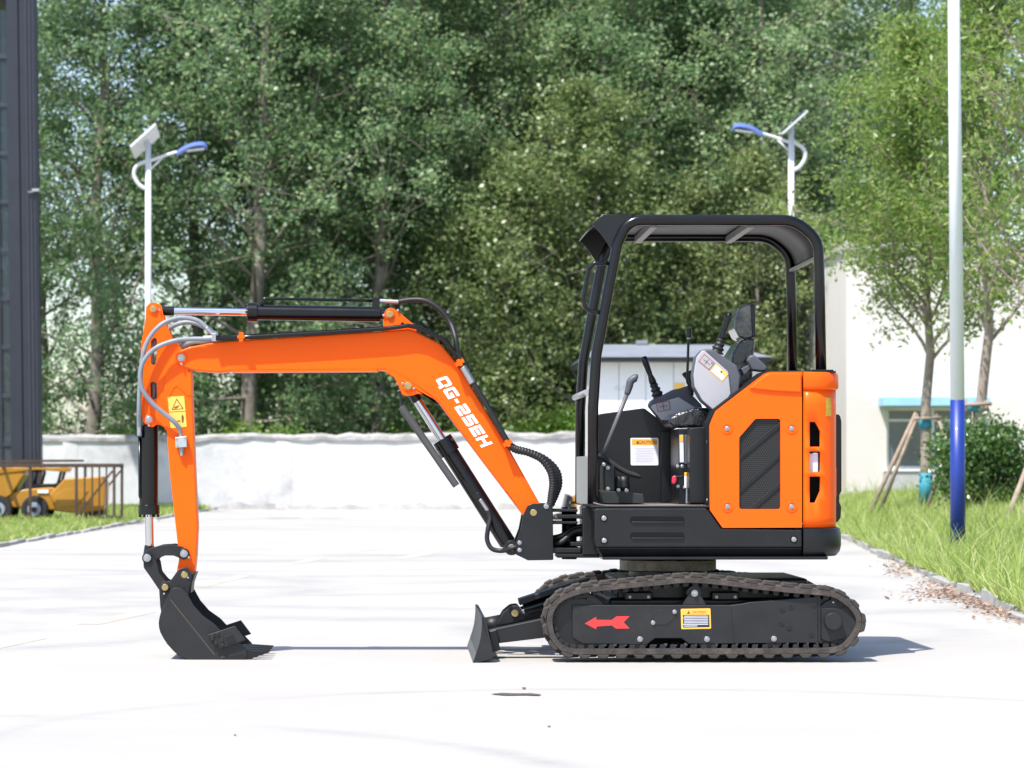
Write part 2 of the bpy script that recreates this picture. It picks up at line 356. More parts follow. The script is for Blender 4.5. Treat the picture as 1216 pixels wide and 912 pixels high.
kr = MB().add([(kerbX(14)-.13, 14-D0, -.05), (kerbX(14)+.01, 14-D0, -.05), (kerbX(75)+.01, 75-D0, -.05), (kerbX(75)-.13, 75-D0, -.05)], [(0, 3, 2, 1)]).build('kerb', KERB); tag(kr, kind='structure')
rnd = random.Random(11); d = 15.0
def block(L_, w, h):
    m = MB().box(-w/2, w/2, 0, L_, -.04, h); return m
KM = []
for i in range(4):
    o = block(0.9, .12, .105).build('kerbstone', KERB, kr, 0.012); KM.append(o)
used = 0
while d < 72:
    if not (24.6 < d < 25.4 or 30.5 < d < 31.2 or 36 < d < 36.8):
        if used < 4: o = KM[used]
        else:
            o = KM[used % 4].copy(); COL.objects.link(o)
        o.location = (kerbX(d)-.055+rnd.uniform(-.02, .02), d-D0, rnd.uniform(-.06, -.005))
        o.rotation_euler = (rnd.uniform(-.025, .025), rnd.uniform(-.12, .12), -math.atan(.0956)+rnd.uniform(-.07, .07)); used += 1
    d += 0.99
# grass: nobody could count it
def blades(n, pos, hmin, hmax, wid, seed):
    g = np.random.default_rng(seed); P = pos(g, n); n = len(P)
    h = g.uniform(hmin, hmax, n)*g.uniform(.6, 1, n); az = g.uniform(0, 2*np.pi, n); lean = g.uniform(.1, 1.2, n)*h
    dx, dy = np.cos(az), np.sin(az); w = g.uniform(.6, 1.2, n)*wid
    saz = g.uniform(0, 2*np.pi, n); sxv = np.stack([np.cos(saz), np.sin(saz), np.zeros(n)], 1)*w[:, None]
    base = P; mid = P+np.stack([dx*lean*.35, dy*lean*.35, h*.55], 1); tip = P+np.stack([dx*lean, dy*lean, h], 1)
    q1 = np.stack([base-sxv*.5, base+sxv*.5, mid+sxv*.42, mid-sxv*.42], 1)
    q2 = np.stack([mid-sxv*.42, mid+sxv*.42, tip+sxv*.06, tip-sxv*.06], 1)
    V = np.empty((2*n, 4, 3)); V[0::2] = q1; V[1::2] = q2
    return V
def joinmesh(name, V, m):                                          # blade = two quads sharing an edge -> one island
    n = len(V)//2; q1, q2 = V[0::2], V[1::2]
    co = np.concatenate([q1, q2[:, 2:]], 1).reshape(-1, 3); i = np.arange(n)*6
    f = np.stack([i, i+1, i+2, i+3, i+3, i+2, i+4, i+5], 1).reshape(-1).astype(np.int32)
    me = bpy.data.meshes.new(name); me.vertices.add(6*n); me.loops.add(8*n); me.polygons.add(2*n)
    me.vertices.foreach_set('co', co.astype(np.float32).ravel()); me.loops.foreach_set('vertex_index', f)
    me.polygons.foreach_set('loop_start', np.arange(0, 8*n, 4, dtype=np.int32)); me.update(calc_edges=True); me.materials.append(m)
    return me
GRASS = leafmat('grass_blade', (0.12, 0.20, 0.035), (0.26, 0.36, 0.075), (0.58, 0.57, 0.29), trans=0.4, rough=0.5, spec=0.3)
def posR(g, n):
    d = 17+ (g.random(n)**1.25)*54; u = -.11+(g.random(n)**1.7)*7.5
    X = 4.43+(d-21.2)*.0956+u
    keep = np.array([noise.noise(Vector((x*.9, dd*.5, 3)))+.9*min(1, (uu+.25)/.5) > .1 for x, dd, uu in zip(X, d, u)])
    X, d = X[keep], d[keep]
    return np.array([(x, dd-D0, vergeZ(x, dd)-.01) for x, dd in zip(X, d)])
go = bpy.data.objects.new('grass', joinmesh('grass', np.concatenate([blades(100000, posR, .06, .22, .012, 1), blades(3500, posR, .35, .62, .012, 2)]), GRASS)); COL.objects.link(go)
tag(go, 'long bright green grass on the verge behind the excavator and blue pole', 'grass', kind='stuff')
# dry leaves against the kerb
LITTER = leafmat('dry_leaf', (0.17, 0.10, 0.07), (0.30, 0.20, 0.15), (0.46, 0.37, 0.30), trans=0.1, rough=0.7, spec=0.2)
def flatleaves(P, size, g, tilt=.5):
    n = len(P); a = g.uniform(0, 2*np.pi, n); s = g.uniform(.5, 1.2, n)*size
    u = np.stack([np.cos(a), np.sin(a), g.uniform(-tilt, tilt, n)], 1)*s[:, None]; v = np.stack([-np.sin(a), np.cos(a), g.uniform(-tilt, tilt, n)], 1)*(s*.5)[:, None]
    return np.stack([P-u, P-v*.9, P+u, P+v*.9], 1)
g2 = np.random.default_rng(5); P = []
for (x, y, sx, sy, n) in ((1120, 708, 26, 4.5, 520), (1165, 716, 20, 4, 330), (1195, 726, 14, 4, 260), (1150, 700, 22, 6, 160), (1070, 683, 9, 2.5, 110), (1062, 676, 8, 3, 60), (1100, 694, 9, 3, 60), (1205, 735, 10, 4, 160), (1075, 672, 14, 4, 80)):
    for _ in range(int(n*.62)):
        px, py = x+g2.normal()*sx, y+g2.normal()*sy
        p = gp(px, py); d = p.y+D0
        if p.x > kerbX(d)-.1: p.x = kerbX(d)-.1-abs(g2.normal())*.12
        P.append((p.x, p.y, .012+abs(g2.normal())*.015))
lo = bpy.data.objects.new('dry_leaves', quadmesh('dry_leaves', flatleaves(np.array(P), .03, g2), LITTER)); COL.objects.link(lo)
tag(lo, 'drift of brown dry leaves blown against the broken kerb', 'leaves', kind='stuff')

# ---- left-hand verge
def kerbL(d): return -5.44+(d-39.9)*.018
def vergeLZ(X, d): return .03+.05*ss((kerbL(d)-X)/.8)+.05*noise.noise(Vector((X*.5, d*.4, 9)))*ss((kerbL(d)-X)/1)
us = [0.0, .15, .35, .6, 1, 1.6, 2.5, 4, 7, 14, 24]; ds = [30+i*1.5 for i in range(31)]; nu = len(us)
V = [(kerbL(d)-u, d-D0, vergeLZ(kerbL(d)-u, d)) for d in ds for u in us]
tag(MB().add(V, [(i*nu+k+1, i*nu+k, (i+1)*nu+k, (i+1)*nu+k+1) for i in range(len(ds)-1) for k in range(nu-1)], True).build('grass_verge', VG), kind='structure')
kl = MB().add([(kerbL(30)+.1, 30-D0, -.05), (kerbL(30), 30-D0, -.05), (kerbL(75), 75-D0, -.05), (kerbL(75)+.1, 75-D0, -.05)], [(0, 1, 2, 3)]).build('kerb', KERB); tag(kl, kind='structure')
d = 31.0
while d < 74:
    o = KM[int(d) % 4].copy(); COL.objects.link(o); o.parent = kl
    o.location = (kerbL(d)+.05+rnd.uniform(-.02, .02), d-D0, rnd.uniform(-.085, -.045)); o.rotation_euler = (0, rnd.uniform(-.05, .05), -.018+rnd.uniform(-.03, .03)); d += .99
def posL(g, n):
    d = 36+g.random(n)*38; u = (g.random(n)**1.4)*9
    X = -5.44+(d-39.9)*.018-u
    return np.array([(x, dd-D0, vergeLZ(x, dd)-.01) for x, dd in zip(X, d)])
go = bpy.data.objects.new('grass', joinmesh('grass', blades(50000, posL, .05, .17, .02, 4), GRASS)); COL.objects.link(go)
tag(go, 'green grass strip in front of the yellow loader and steel rack', 'grass', kind='stuff')

# ---- white boundary wall
PLASTER = mat('whitewashed_render', (0.60, 0.60, 0.61), 0.9, col2=(0.50, 0.50, 0.515), vscale=0.9, bump=0.6, bscale=5, dirt=(0.34, 0.335, 0.34))
COPE = mat('rough_mortar_cap', (0.20, 0.195, 0.19), 0.95, col2=(0.44, 0.43, 0.42), vscale=3, bump=0.8, bscale=12)
wl = empty('boundary_wall', W(400, 605, 58).xyz*Vector((1, 1, 0)), 'long low whitewashed wall with rough grey top behind the yard', 'wall')
def wallY(X): return 58.6-(X+8)*.12
xs = [-22+i*.35 for i in range(88)]; rr = random.Random(8); top = []
for i, X in enumerate(xs): top.append(1.76+.006*(X+8)+.03*rr.uniform(-1, 1)+.008*math.sin(X*1.3))
v = []; f = []
for i, X in enumerate(xs):
    Y = wallY(X); v += [(X, Y, -.02), (X, Y, top[i]), (X, Y+.3, top[i]), (X, Y+.3, -.02)]
for i in range(len(xs)-1):
    a = i*4; b_ = a+4; f += [(a, b_, b_+1, a+1), (a+1, b_+1, b_+2, a+2), (a+2, b_+2, b_+3, a+3)]
f += [(0, 1, 2, 3), tuple(len(v)-4+k for k in (3, 2, 1, 0))]
MB().add(v, f).build('wall_face', PLASTER, wl)
v = []; f = []
for i, X in enumerate(xs):
    Y = wallY(X); t = top[i]+.005; j1 = rr.uniform(0, .07); j2 = rr.uniform(.02, .07)
    v += [(X, Y-.04-j1*.3, t-.02-j1), (X, Y-.05, t+j2*.5), (X, Y+.15, t+.05+j2), (X, Y+.35, t), (X, Y+.34, t-.05)]
for i in range(len(xs)-1):
    a = i*5; b_ = a+5
    for k in range(5): f.append((a+k, b_+k, b_+(k+1) % 5, a+(k+1) % 5))
f += [(4, 3, 2, 1, 0), tuple(len(v)-5+k for k in range(5))]
MB().add(v, f).build('mortar_cap', COPE, wl)
v = []; f = []
for X in xs: Y = wallY(X); h = rr.uniform(.06, .2); v += [(X, Y-.02, 0), (X, Y-.016, h), (X, Y+.01, h), (X, Y+.01, 0)]
for i in range(len(xs)-1):
    a = i*4; f += [(a, a+4, a+5, a+1), (a+1, a+5, a+6, a+2)]
MB().add(v, f).build('wall_base_band', mat('grey_base_render', (0.30, 0.295, 0.29), 0.95, col2=(0.5, 0.49, 0.48), vscale=2, bump=0.4), wl)  # grey strip with a ragged top along the wall base
for X in (-14.2, -8.4, -3.0, 2.2):
    MB().box(X-.2, X+.2, wallY(X)-.03, wallY(X)+.02, 0, 1.70).build('pier', PLASTER, wl, .02)

# ---- dark blue glazed building at left
STEEL = mat('blue_grey_cladding', (0.020, 0.023, 0.036), 0.45, var=0.12, vscale=2, metal=0.0)
STEELL = mat('blue_grey_cladding_light', (0.038, 0.042, 0.062), 0.4, var=0.08, vscale=2)
GLASS = bpy.data.materials.new('tinted_glass'); GLASS.use_nodes = True
N, L = nodes(GLASS); b = N['Principled BSDF']; b.inputs['Base Color'].default_value = (0.05, 0.07, 0.09, 1); b.inputs['Roughness'].default_value = 0.03
tr = N.new('ShaderNodeBsdfTransparent'); tr.inputs[0].default_value = (0.42, 0.47, 0.52, 1); mx = N.new('ShaderNodeMixShader')
nz = N.new('ShaderNodeTexNoise'); nz.inputs['Scale'].default_value = 0.3; mr = N.new('ShaderNodeMapRange'); mr.inputs['To Min'].default_value = 0.35; mr.inputs['To Max'].default_value = 0.5
L.new(nz.outputs['Fac'], mr.inputs['Value']); L.new(mr.outputs[0], mx.inputs[0]); L.new(b.outputs[0], mx.inputs[1]); L.new(tr.outputs[0], mx.inputs[2]); L.new(mx.outputs[0], N['Material Output'].inputs['Surface'])
YB = 50.0
def bx(x): return (x-PX)/F*(D0+YB)
gb = empty('glazed_building', (bx(0), YB, 0), 'tall dark blue steel building corner with glazed bays behind the yellow loader', 'building')
XR = bx(48)
def leanbox(m, x0, x1, y0, y1, z0, z1, k=.012): # columns batter slightly
    v = [(x-(z*k if True else 0), y, z) for z in (z0, z1) for y in (y0, y1) for x in (x0, x1)]
    return m.add(v, [(0, 2, 3, 1), (4, 5, 7, 6), (0, 1, 5, 4), (2, 6, 7, 3), (0, 4, 6, 2), (1, 3, 7, 5)])
for (x0, x1, y0, y1, mt) in ((36, 49.5, 0, .35, STEELL), (28, 36, .06, .35, STEEL), (14, 28, .02, .4, STEEL)):
    leanbox(MB(), bx(x0), bx(x1), YB+y0, YB+y1, 0, 11.7).build('column', mt, gb, .01)
for x0 in (37.5, 42, 46): leanbox(MB(), bx(x0), bx(x0+1.4), YB-.03, YB, 0, 11.7).build('column_rib', STEEL, gb)
leanbox(MB(), bx(-26), bx(-14), YB+.02, YB+.4, 0, 11.7).build('column', STEEL, gb, .01)
leanbox(MB(), bx(1.2), bx(3.8), YB+.05, YB+.2, 0, 11.7).build('mullion', STEEL, gb)
z = .5; k = 0
while z < 11.0:
    leanbox(MB(), bx(-14), bx(14), YB+.07, YB+.17, z-.05, z+.05).build('transom', STEELL, gb)
    for (xa, xb) in ((-14, 1.2), (3.8, 14)):
        leanbox(MB(), bx(xa), bx(xb), YB+.11, YB+.13, z+.05, z+1.03).build('pane', GLASS, gb)
    z += 1.08
for (x0, z0, z1) in ((-60, 0, 11.7),): leanbox(MB(), bx(x0), bx(-26), YB+.1, YB+.3, z0, z1).build('wall_panel', STEEL, gb, .01)
MB().box(bx(-80), bx(-12), YB+.5, YB+8, 11.75, 11.9).build('roof', STEEL, gb)  # unseen slab above the view, extent set by its shadow on the wall
sc_ = empty('security_camera', W(40, 226, YB-.05), 'tiny pale security camera bracketed to the dark blue column', 'camera')
q = W(40, 226, YB-.03); MB().box(q.x-.03, q.x+.13, YB-.10, YB-.04, q.z-.03, q.z+.03).build('camera_body', GREYP, sc_, .008); MB().box(q.x-.12, q.x, YB-.08, YB-.03, q.z-.05, q.z-.03).build('bracket', GREYP, sc_, .004)

# ---- white shed behind the canopy
WPAN = mat('white_panel', (0.78, 0.78, 0.80), 0.6, var=0.03, vscale=1)
ROOFG = mat('grey_sheet_roof', (0.20, 0.22, 0.255), 0.6, var=0.12, vscale=1.4)
FASC = mat('dark_fascia', (0.03, 0.03, 0.035), 0.5, var=0.2)
YS = 52.0
def sx_(x): return (x-PX)/F*(D0+YS)
def sz_(y): return HC-(y-PY)/F*(D0+YS)
sh = empty('white_shed', (sx_(790), YS, 0), 'white panelled site shed with grey roof seen through the excavator canopy', 'shed')
x0, x1 = sx_(703), sx_(905); ze = sz_(430)
edges = [x0]+[sx_(v) for v in (735, 767, 800, 833, 866)]+[x1]
for a, c in zip(edges[:-1], edges[1:]): MB().box(a+.006, c-.006, YS, YS+.06, 0, ze).build('wall_panel', WPAN, sh, .008)
MB().box(x0+.01, x1-.01, YS+.055, YS+5, 0, ze-.01).build('wall_core', mat('shed_seam', (0.5, 0.5, 0.52), 0.7, var=0.05), sh)
MB().box(x0-.16, x1+.16, YS-.4, YS+5.3, ze, ze+.10).build('fascia', FASC, sh, .01)
zr = sz_(404)
MB().add([(x0-.2, YS-.44, ze+.10), (x1+.2, YS-.44, ze+.10), (x1+.2, YS+5.4, ze+.10), (x0-.2, YS+5.4, ze+.10), (sx_(722), YS+2.4, zr+.0), (sx_(872), YS+2.4, zr+.0)],
         [(0, 1, 5, 4), (1, 2, 5), (2, 3, 4, 5), (3, 0, 4), (0, 3, 2, 1)]).build('roof', ROOFG, sh)
q = Vector((sx_(772), YS+2.4, zr+.02)); MB().box(q.x-.14, q.x+.14, q.y-.14, q.y+.14, q.z-.03, q.z+.07).build('ridge_cap', ROOFG, sh, .02)
MB().box(sx_(801), sx_(813), YS-.02, YS-.003, sz_(468), sz_(455)).build('yellow_sign', STYEL2, sh, .004)
lettering('AUN', 738, 461, YS-.003, .16, mat('faint_grey_letters', (0.55, 0.55, 0.57), 0.7, var=0.1), sh)

# ---- cream building at right
CREAM = mat('cream_render', (0.66, 0.625, 0.585), 0.9, col2=(0.62, 0.585, 0.55), vscale=0.5, bump=0.25, bscale=14)
WTRIM = mat('white_trim', (0.72, 0.72, 0.71), 0.6, var=0.04)
AWN = mat('light_blue_awning', (0.30, 0.55, 0.78), 0.5, var=0.06)
PANEW = mat('dark_window_glass', (0.10, 0.13, 0.14), 0.06, var=0.2, vscale=0.6, spec=0.7)
CONC = mat('grey_plinth', (0.42, 0.42, 0.43), 0.9, var=0.08)
YC = 56.0
def cx_(x): return (x-PX)/F*(D0+YC)
def cz_(y): return HC-(y-PY)/F*(D0+YC)
cb = empty('cream_building', (cx_(1120), YC, 0), 'cream rendered building with blue window canopy behind the staked trees', 'building')
zt = cz_(297); wx0, wx1, wz0, wz1 = cx_(1053), cx_(1164), cz_(557), cz_(484)
xl, xr = cx_(1005), cx_(1420)
MB().prism([[(xl, 0), (xr, 0), (xr, zt), (xl, zt)], [(wx0, wz0), (wx1, wz0), (wx1, wz1), (wx0, wz1)]], YC, YC+.35, world=True).build('front_wall', CREAM, cb)
MB().box(xl-.0, xl+.35, YC+.352, YC+13, 0, zt-.003).build('side_wall', CREAM, cb)
MB().box(xl-.08, xr, YC-.10, YC+13, zt, zt+.16).build('roof_slab', CONC, cb, .02)
MB().box(wx0-.1, wx1+.1, YC-.06, YC, 0, wz0-.04).build('plinth_panel', CONC, cb, .01)
MB().box(wx0-.02, wx1+.02, YC+.30, YC+.34, wz0, wz1).build('backing_panel', DARK, cb)
wn_ = MB()
for (a, c, e, h) in ((wx0, wx1, wz0, wz0+.07), (wx0, wx1, wz1-.07, wz1), (wx0, wx0+.07, wz0+.07, wz1-.07), (wx1-.07, wx1, wz0+.07, wz1-.07), ((wx0+wx1)/2-.04, (wx0+wx1)/2+.04, wz0+.07, wz1-.07)): wn_.box(a, c, YC+.12, YC+.18, e, h)
zt2 = cz_(499)
wn_.box(wx0+.07, (wx0+wx1)/2-.04, YC+.12, YC+.18, zt2-.03, zt2+.03); wn_.box((wx0+wx1)/2+.04, wx1-.07, YC+.12, YC+.18, zt2-.03, zt2+.03)
wo_ = wn_.build('window', WTRIM, cb)
for (a, c) in ((wx0+.07, (wx0+wx1)/2-.04), ((wx0+wx1)/2+.04, wx1-.07)):
    MB().box(a, c, YC+.145, YC+.155, wz0+.07, zt2-.03).build('pane', PANEW, wo_); MB().box(a, c, YC+.145, YC+.155, zt2+.03, wz1-.07).build('pane', PANEW, wo_)
MB().box(wx0-.08, wx1+.08, YC-.1, YC+.12, wz0-.06, wz0-.002).build('window_sill', WTRIM, cb, .01)
MB().prism([[(cx_(1043), cz_(483)), (cx_(1168), cz_(483)), (cx_(1168), cz_(472)), (cx_(1043), cz_(472))]], YC-.75, YC-.01, world=True).build('window_canopy', AWN, cb, .02)

# ---- street lamps with solar panels
LAMPW = mat('white_lamp_paint', (0.62, 0.63, 0.66), 0.4, var=0.03); LBLUE = mat('lamp_blue', (0.11, 0.17, 0.50), 0.3, coat=0.5, var=0.05)
SOLAR = mat('solar_cells', (0.02, 0.03, 0.07), 0.15, var=0.2); PBACK = mat('panel_back', (0.66, 0.67, 0.69), 0.5, var=0.05)
LENS = mat('lamp_lens', (0.72, 0.75, 0.80), 0.2, var=0.03)
def street_lamp(xp, ypt, Y, s, label, face):
    k = (D0+Y)/F; top = W(xp, ypt, Y); o = empty('street_lamp', (top.x, Y, 0), label, 'street lamp', 'solar street lamps')
    T = lambda dx, dz, dy=0: Vector((top.x+s*dx*k, Y+dy, top.z-dz*k))     # offsets in photo pixels
    MB().tube([(top.x, Y, 0), T(0, 0)], 4.3*k, 14, r1=3.5*k).build('pole', LAMPW, o)
    MB().box(top.x-.2, top.x+.2, Y-.2, Y+.2, 0, .03).build('base_plate', LAMPW, o, .004)
    arm = cr([T(0, 55), T(-9, 51), T(-16, 41), T(-16, 31), T(-9, 24), T(8, 19), T(22, 14), T(40, 9)], 6)
    MB().tube(arm, [2.7*k-0.9*k*i/(len(arm)-1) for i in range(len(arm))], 10).build('bracket_arm', LAMPW, o)
    MB().tube([T(2, 32), T(17, 17)], 1.2*k, 8).build('arm_strut', LAMPW, o)
    h = cr([T(34, 12.5), T(45, 6), T(56, 2.5), T(66, 2), T(70, 5.5)], 5); n = len(h)
    v = []; f = []
    for i, p in enumerate(h):
        w = .16*math.sin(math.pi*min(1, (i+1.2)/(n+.6)))**.6+.02
        v += [p+Vector((0, -w, -.02)), p+Vector((0, -w*.6, .05)), p+Vector((0, w*.6, .05)), p+Vector((0, w, -.02)), p+Vector((0, w*.7, -.05)), p+Vector((0, -w*.7, -.05))]
    for i in range(n-1):
        for q in range(6): f.append((i*6+q, i*6+(q+1) % 6, (i+1)*6+(q+1) % 6, (i+1)*6+q))
    f += [tuple(range(6)), tuple((n-1)*6+q for q in range(6))[::-1]]
    hd = MB().add(v, f, True).build('lamp_head', LBLUE, o, sharp=50)
    a, c = T(46, 9.3), T(67, 6.8); MB().bar(a, c, .2, .03).build('lens', LENS, hd, .01)
    # panel on top, tilted
    ax = Vector((15*k, 0, 13.5*k)); ay = Vector((-.03*face, .30, .17*face)) ; c0 = Vector((top.x-3*k*s, Y, top.z+1.5*k))
    nrm = ax.cross(ay).normalized(); nrm = nrm if nrm.z > 0 else -nrm
    sk = Vector((-s*4*k, 0, 5*k))
    def slab(e0, e1, sc):
        v = [c0+ax*(i*sc)+(ay+sk*0)*(j*sc)+nrm*e for e in (e0, e1) for i, j in ((-1, -1), (1, -1), (1, 1), (-1, 1))]
        return MB().add(v, [(3, 2, 1, 0), (4, 5, 6, 7), (0, 1, 5, 4), (1, 2, 6, 5), (2, 3, 7, 6), (3, 0, 4, 7)])
    p = slab(0, .04, 1).build('solar_panel', PBACK, o, .004); slab(.041, .045, .95).build('solar_cells', SOLAR, p)
    MB().tube([T(0, 0), c0+nrm*.0], 2.6*k, 10).build('panel_mount', LAMPW, o)
street_lamp(176, 170, 42, 1, 'white solar street lamp rising behind the bucket arm, blue lamp head to the right', -.5)
street_lamp(939.5, 148, 44, -1, 'white solar street lamp standing behind the excavator canopy, blue lamp head to the left', .15)

# ---- blue and white pole
dP = 32.0; Xp = (1137.5-PX)/F*dP; zb = vergeZ(Xp, dP)-.03
PWH = mat('white_pole_paint', (0.78, 0.82, 0.86), 0.35, var=0.03, vscale=2, coat=0.2); PBL = mat('royal_blue_pole_paint', (0.008, 0.030, 0.23), 0.4, coat=0.1, var=0.08, vscale=3, dirt=(0.03, 0.055, 0.22))
pe = empty('painted_pole', (Xp, dP-D0, zb), 'tall round pole painted white above and royal blue below on the grass', 'pole')
zs = HC-(475-PY)/F*dP; rb = 9.2*dP/F
tilt = -5*dP/F/4.5
MB().tube([(Xp, dP-D0, zb), (Xp+tilt*.3*(zs-zb), dP-D0, zs)], rb, 24, r1=rb*.93).build('blue_shaft', PBL, pe)
MB().tube([(Xp+tilt*.3*(zs-zb), dP-D0, zs), (Xp+tilt*.3*(zs-zb)+tilt*(9-zs)*.9, dP-D0, 9)], rb*.93, 24, r1=rb*.66).build('white_shaft', PWH, pe)
MB().box(Xp-.2, Xp+.2, dP-D0-.2, dP-D0+.2, zb-.05, zb+.02).build('base_plate', PBL, pe, .01)
# ------------------------------------------------------------------ trees and shrubs
BARK = mat('pale_poplar_bark', (0.12, 0.105, 0.085), 0.9, col2=(0.24, 0.21, 0.175), vscale=2.5, bump=0.5, bscale=10)
BARK2 = mat('brown_grey_bark', (0.21, 0.17, 0.135), 0.9, col2=(0.33, 0.28, 0.24), vscale=6, bump=0.6, bscale=18)
LEAFP = leafmat('poplar_leaf', (0.066, 0.140, 0.072), (0.15, 0.24, 0.105), (0.40, 0.47, 0.25), trans=0.42, rough=0.42, spec=0.4)  # palest tone paints sun glints, the added blue stands in for haze
LEAFY = leafmat('poplar_leaf_yellowish', (0.085, 0.135, 0.045), (0.15, 0.21, 0.07), (0.31, 0.34, 0.16), trans=0.3, rough=0.38, spec=0.5)
LEAFA = leafmat('young_tree_leaf', (0.085, 0.165, 0.032), (0.16, 0.255, 0.055), (0.33, 0.35, 0.14), trans=0.4, rough=0.42, spec=0.4)
LEAFH = leafmat('hedge_leaf', (0.035, 0.085, 0.022), (0.065, 0.14, 0.032), (0.14, 0.22, 0.06), trans=0.2, rough=0.3, spec=0.6)
LEAFB = leafmat('bright_shrub_leaf', (0.09, 0.19, 0.03), (0.15, 0.27, 0.05), (0.25, 0.34, 0.09), trans=0.4)
def rand_leaves(P, size, g, asp=.75, up=.25, droop=0.0):
    n = len(P); nr = g.normal(size=(n, 3)); nr[:, 2] = np.abs(nr[:, 2])+up; nr /= np.linalg.norm(nr, axis=1)[:, None]
    t = g.normal(size=(n, 3)); t[:, 2] -= droop; t -= nr*np.sum(t*nr, 1)[:, None]; t /= np.linalg.norm(t, axis=1)[:, None]
    s = np.cross(nr, t); L_ = (size*g.uniform(.65, 1.3, n))[:, None]
    a, c = t*L_*.5, s*L_*.5*asp
    return np.stack([P-a, P-c+a*.12, P+a, P+c+a*.12], 1)
def limb(p, dirv, length, g, n=6, bend=.25, gravity=.0):
    pts = [Vector(p)]; dv = Vector(dirv).normalized()
    for i in range(n):
        dv = (dv+Vector(g.normal(size=3))*bend*.35+Vector((0, 0, gravity/n))).normalized(); pts.append(pts[-1]+dv*(length/n))
    return pts
def make_poplar(seed, H, Rc, nl, leaf, clump, lo=.1, leafm=LEAFP):
    g = np.random.default_rng(seed); mb = MB(); cl = []
    tr = [Vector((0, 0, 0))]; lean = Vector((*g.normal(size=2)*.02, 1))
    for i in range(12): tr.append(tr[-1]+lean*(H*.93/12)+Vector((*g.normal(size=2)*.09, 0)))
    mb.tube(tr, [.19*(1-.88*i/12)*(H/18) for i in range(13)], 9)
    forks = [(tr, .0)]
    for i in range(nl):
        h = lo+(.97-lo)*(i+g.random())/nl; p = tr[0].lerp(tr[-1], 0); k = h*12*.999; p = tr[int(k)].lerp(tr[int(k)+1], k-int(k))
        prof = (min(1, (h-lo+.12)/.25))**.6*(1-max(0, (h-.45)/.55))**.75+.12
        Lr = Rc*prof*g.uniform(.65, 1.15); az = i*2.4+g.normal()*.5; el = R(g.uniform(30, 62) if h > .2 else g.uniform(0, 35))
        pts = limb(p, (math.cos(az)*math.cos(el), math.sin(az)*math.cos(el), math.sin(el)), Lr*1.25, g, 5, .3)
        r0 = .055*(1-h*.6)*(H/18); mb.tube(pts, [r0*(1-.85*j/5) for j in range(6)], 5)
        for j in range(2, 6):
            cl.append((pts[j], 1.0 if j > 2 else .6))
            for _ in range(2):
                q = limb(pts[j], g.normal(size=3)+np.array((math.cos(az)*.6, math.sin(az)*.6, .4)), Lr*g.uniform(.25, .5), g, 2, .4); mb.tube(q, [r0*.3, r0*.2, r0*.1], 4, caps=False)
                cl.append((q[-1], .9)); 
    P = []
    for c, w in cl:
        if c.z < H*lo*.6: continue
        n = int(clump*w*g.choice((.15, .5, .9, 1.3, 2.0))); s = g.uniform(.17, .36)
        P.append(np.array(c)+g.normal(size=(n, 3))*np.array((s, s, s*.8)))
    P = np.concatenate(P)
    return mb, quadmesh('crown', rand_leaves(P, leaf, g), leafm), len(P)
def put_tree(proto, name, loc, rz, sc, label, group, cat='tree'):
    tm, cmesh, bark = proto
    o = empty(name, loc, label, cat, group); o.rotation_euler = (0, 0, rz); o.scale = (sc[0], sc[0], sc[1])
    for nm, me in (('trunk', tm), ('crown', cmesh)):
        c = bpy.data.objects.new(nm, me); COL.objects.link(c); c.parent = o
    return o
def proto(mbp, bark):
    mb, cm, n = mbp
    me = bpy.data.meshes.new('trunk'); me.from_pydata(mb.v, [], mb.f); me.polygons.foreach_set('use_smooth', mb.sm); me.materials.append(bark); me.update()
    return (me, cm, bark)
POP = [proto(make_poplar(21+i, 20+i*.7, 2.9+.2*(i % 2), 60, .125, 72, lo=.07), BARK) for i in range(4)]
POPY = proto(make_poplar(40, 12.5, 2.6, 44, .13, 46, lo=.10, leafm=LEAFY), BARK)
front = [  # (photo x, depth from camera, variant, scale, label)
    (58, 84, 0, .95, 'dark poplar just right of the blue building column'),
    (112, 80, 1, 1.0, 'poplar with gaps of sky left of the first street lamp'),
    (232, 83, 2, .97, 'poplar standing right of the left street lamp panel'),
    (297, 79, 3, 1.02, 'poplar with pale bare upper trunk above the boom cylinder rod'),
    (372, 84, 0, 1.0, 'dense poplar above the middle of the orange boom'),
    (440, 80, 1, .98, 'poplar rising behind the boom cylinder base'),
    (520, 85, 2, 1.05, 'shaded poplar above the bend of the boom'),
    (598, 82, 3, .95, 'poplar between the boom and the canopy'),
    (672, 86, 0, 1.03, 'poplar rising just left of the canopy visor'),
    (748, 81, 1, 1.0, 'poplar directly above the canopy visor'),
    (828, 84, 2, 1.0, 'tall poplar above the middle of the canopy roof'),
    (905, 80, 3, .98, 'poplar behind the right street lamp'),
    (985, 86, 0, 1.0, 'dark poplar between right street lamp and young green trees'),
    (1070, 84, 1, 1.0, 'poplar hidden behind the young trees left of the white pole')]
rt = random.Random(4)
for x, d, v, s, lab in front:
    put_tree(POP[v], 'poplar_tree', ((x-PX)/F*d, d-D0, 0), rt.uniform(0, 6.28), (s*1.02, s), lab, 'front row of poplars behind the wall')
for i in range(2, 12):
    d = 94+rt.uniform(-4, 6); x = (70, 205, 330, 400, 470, 540, 610, 680, 750, 830, 900, 980)[i]+rt.uniform(-22, 22)
    put_tree(POP[i % 4], 'poplar_tree', ((x-PX)/F*d, d-D0, 0), rt.uniform(0, 6.28), (1.08, rt.uniform(1, 1.1)), 'tall poplar half hidden in the row behind the front poplars', 'back row of poplars')
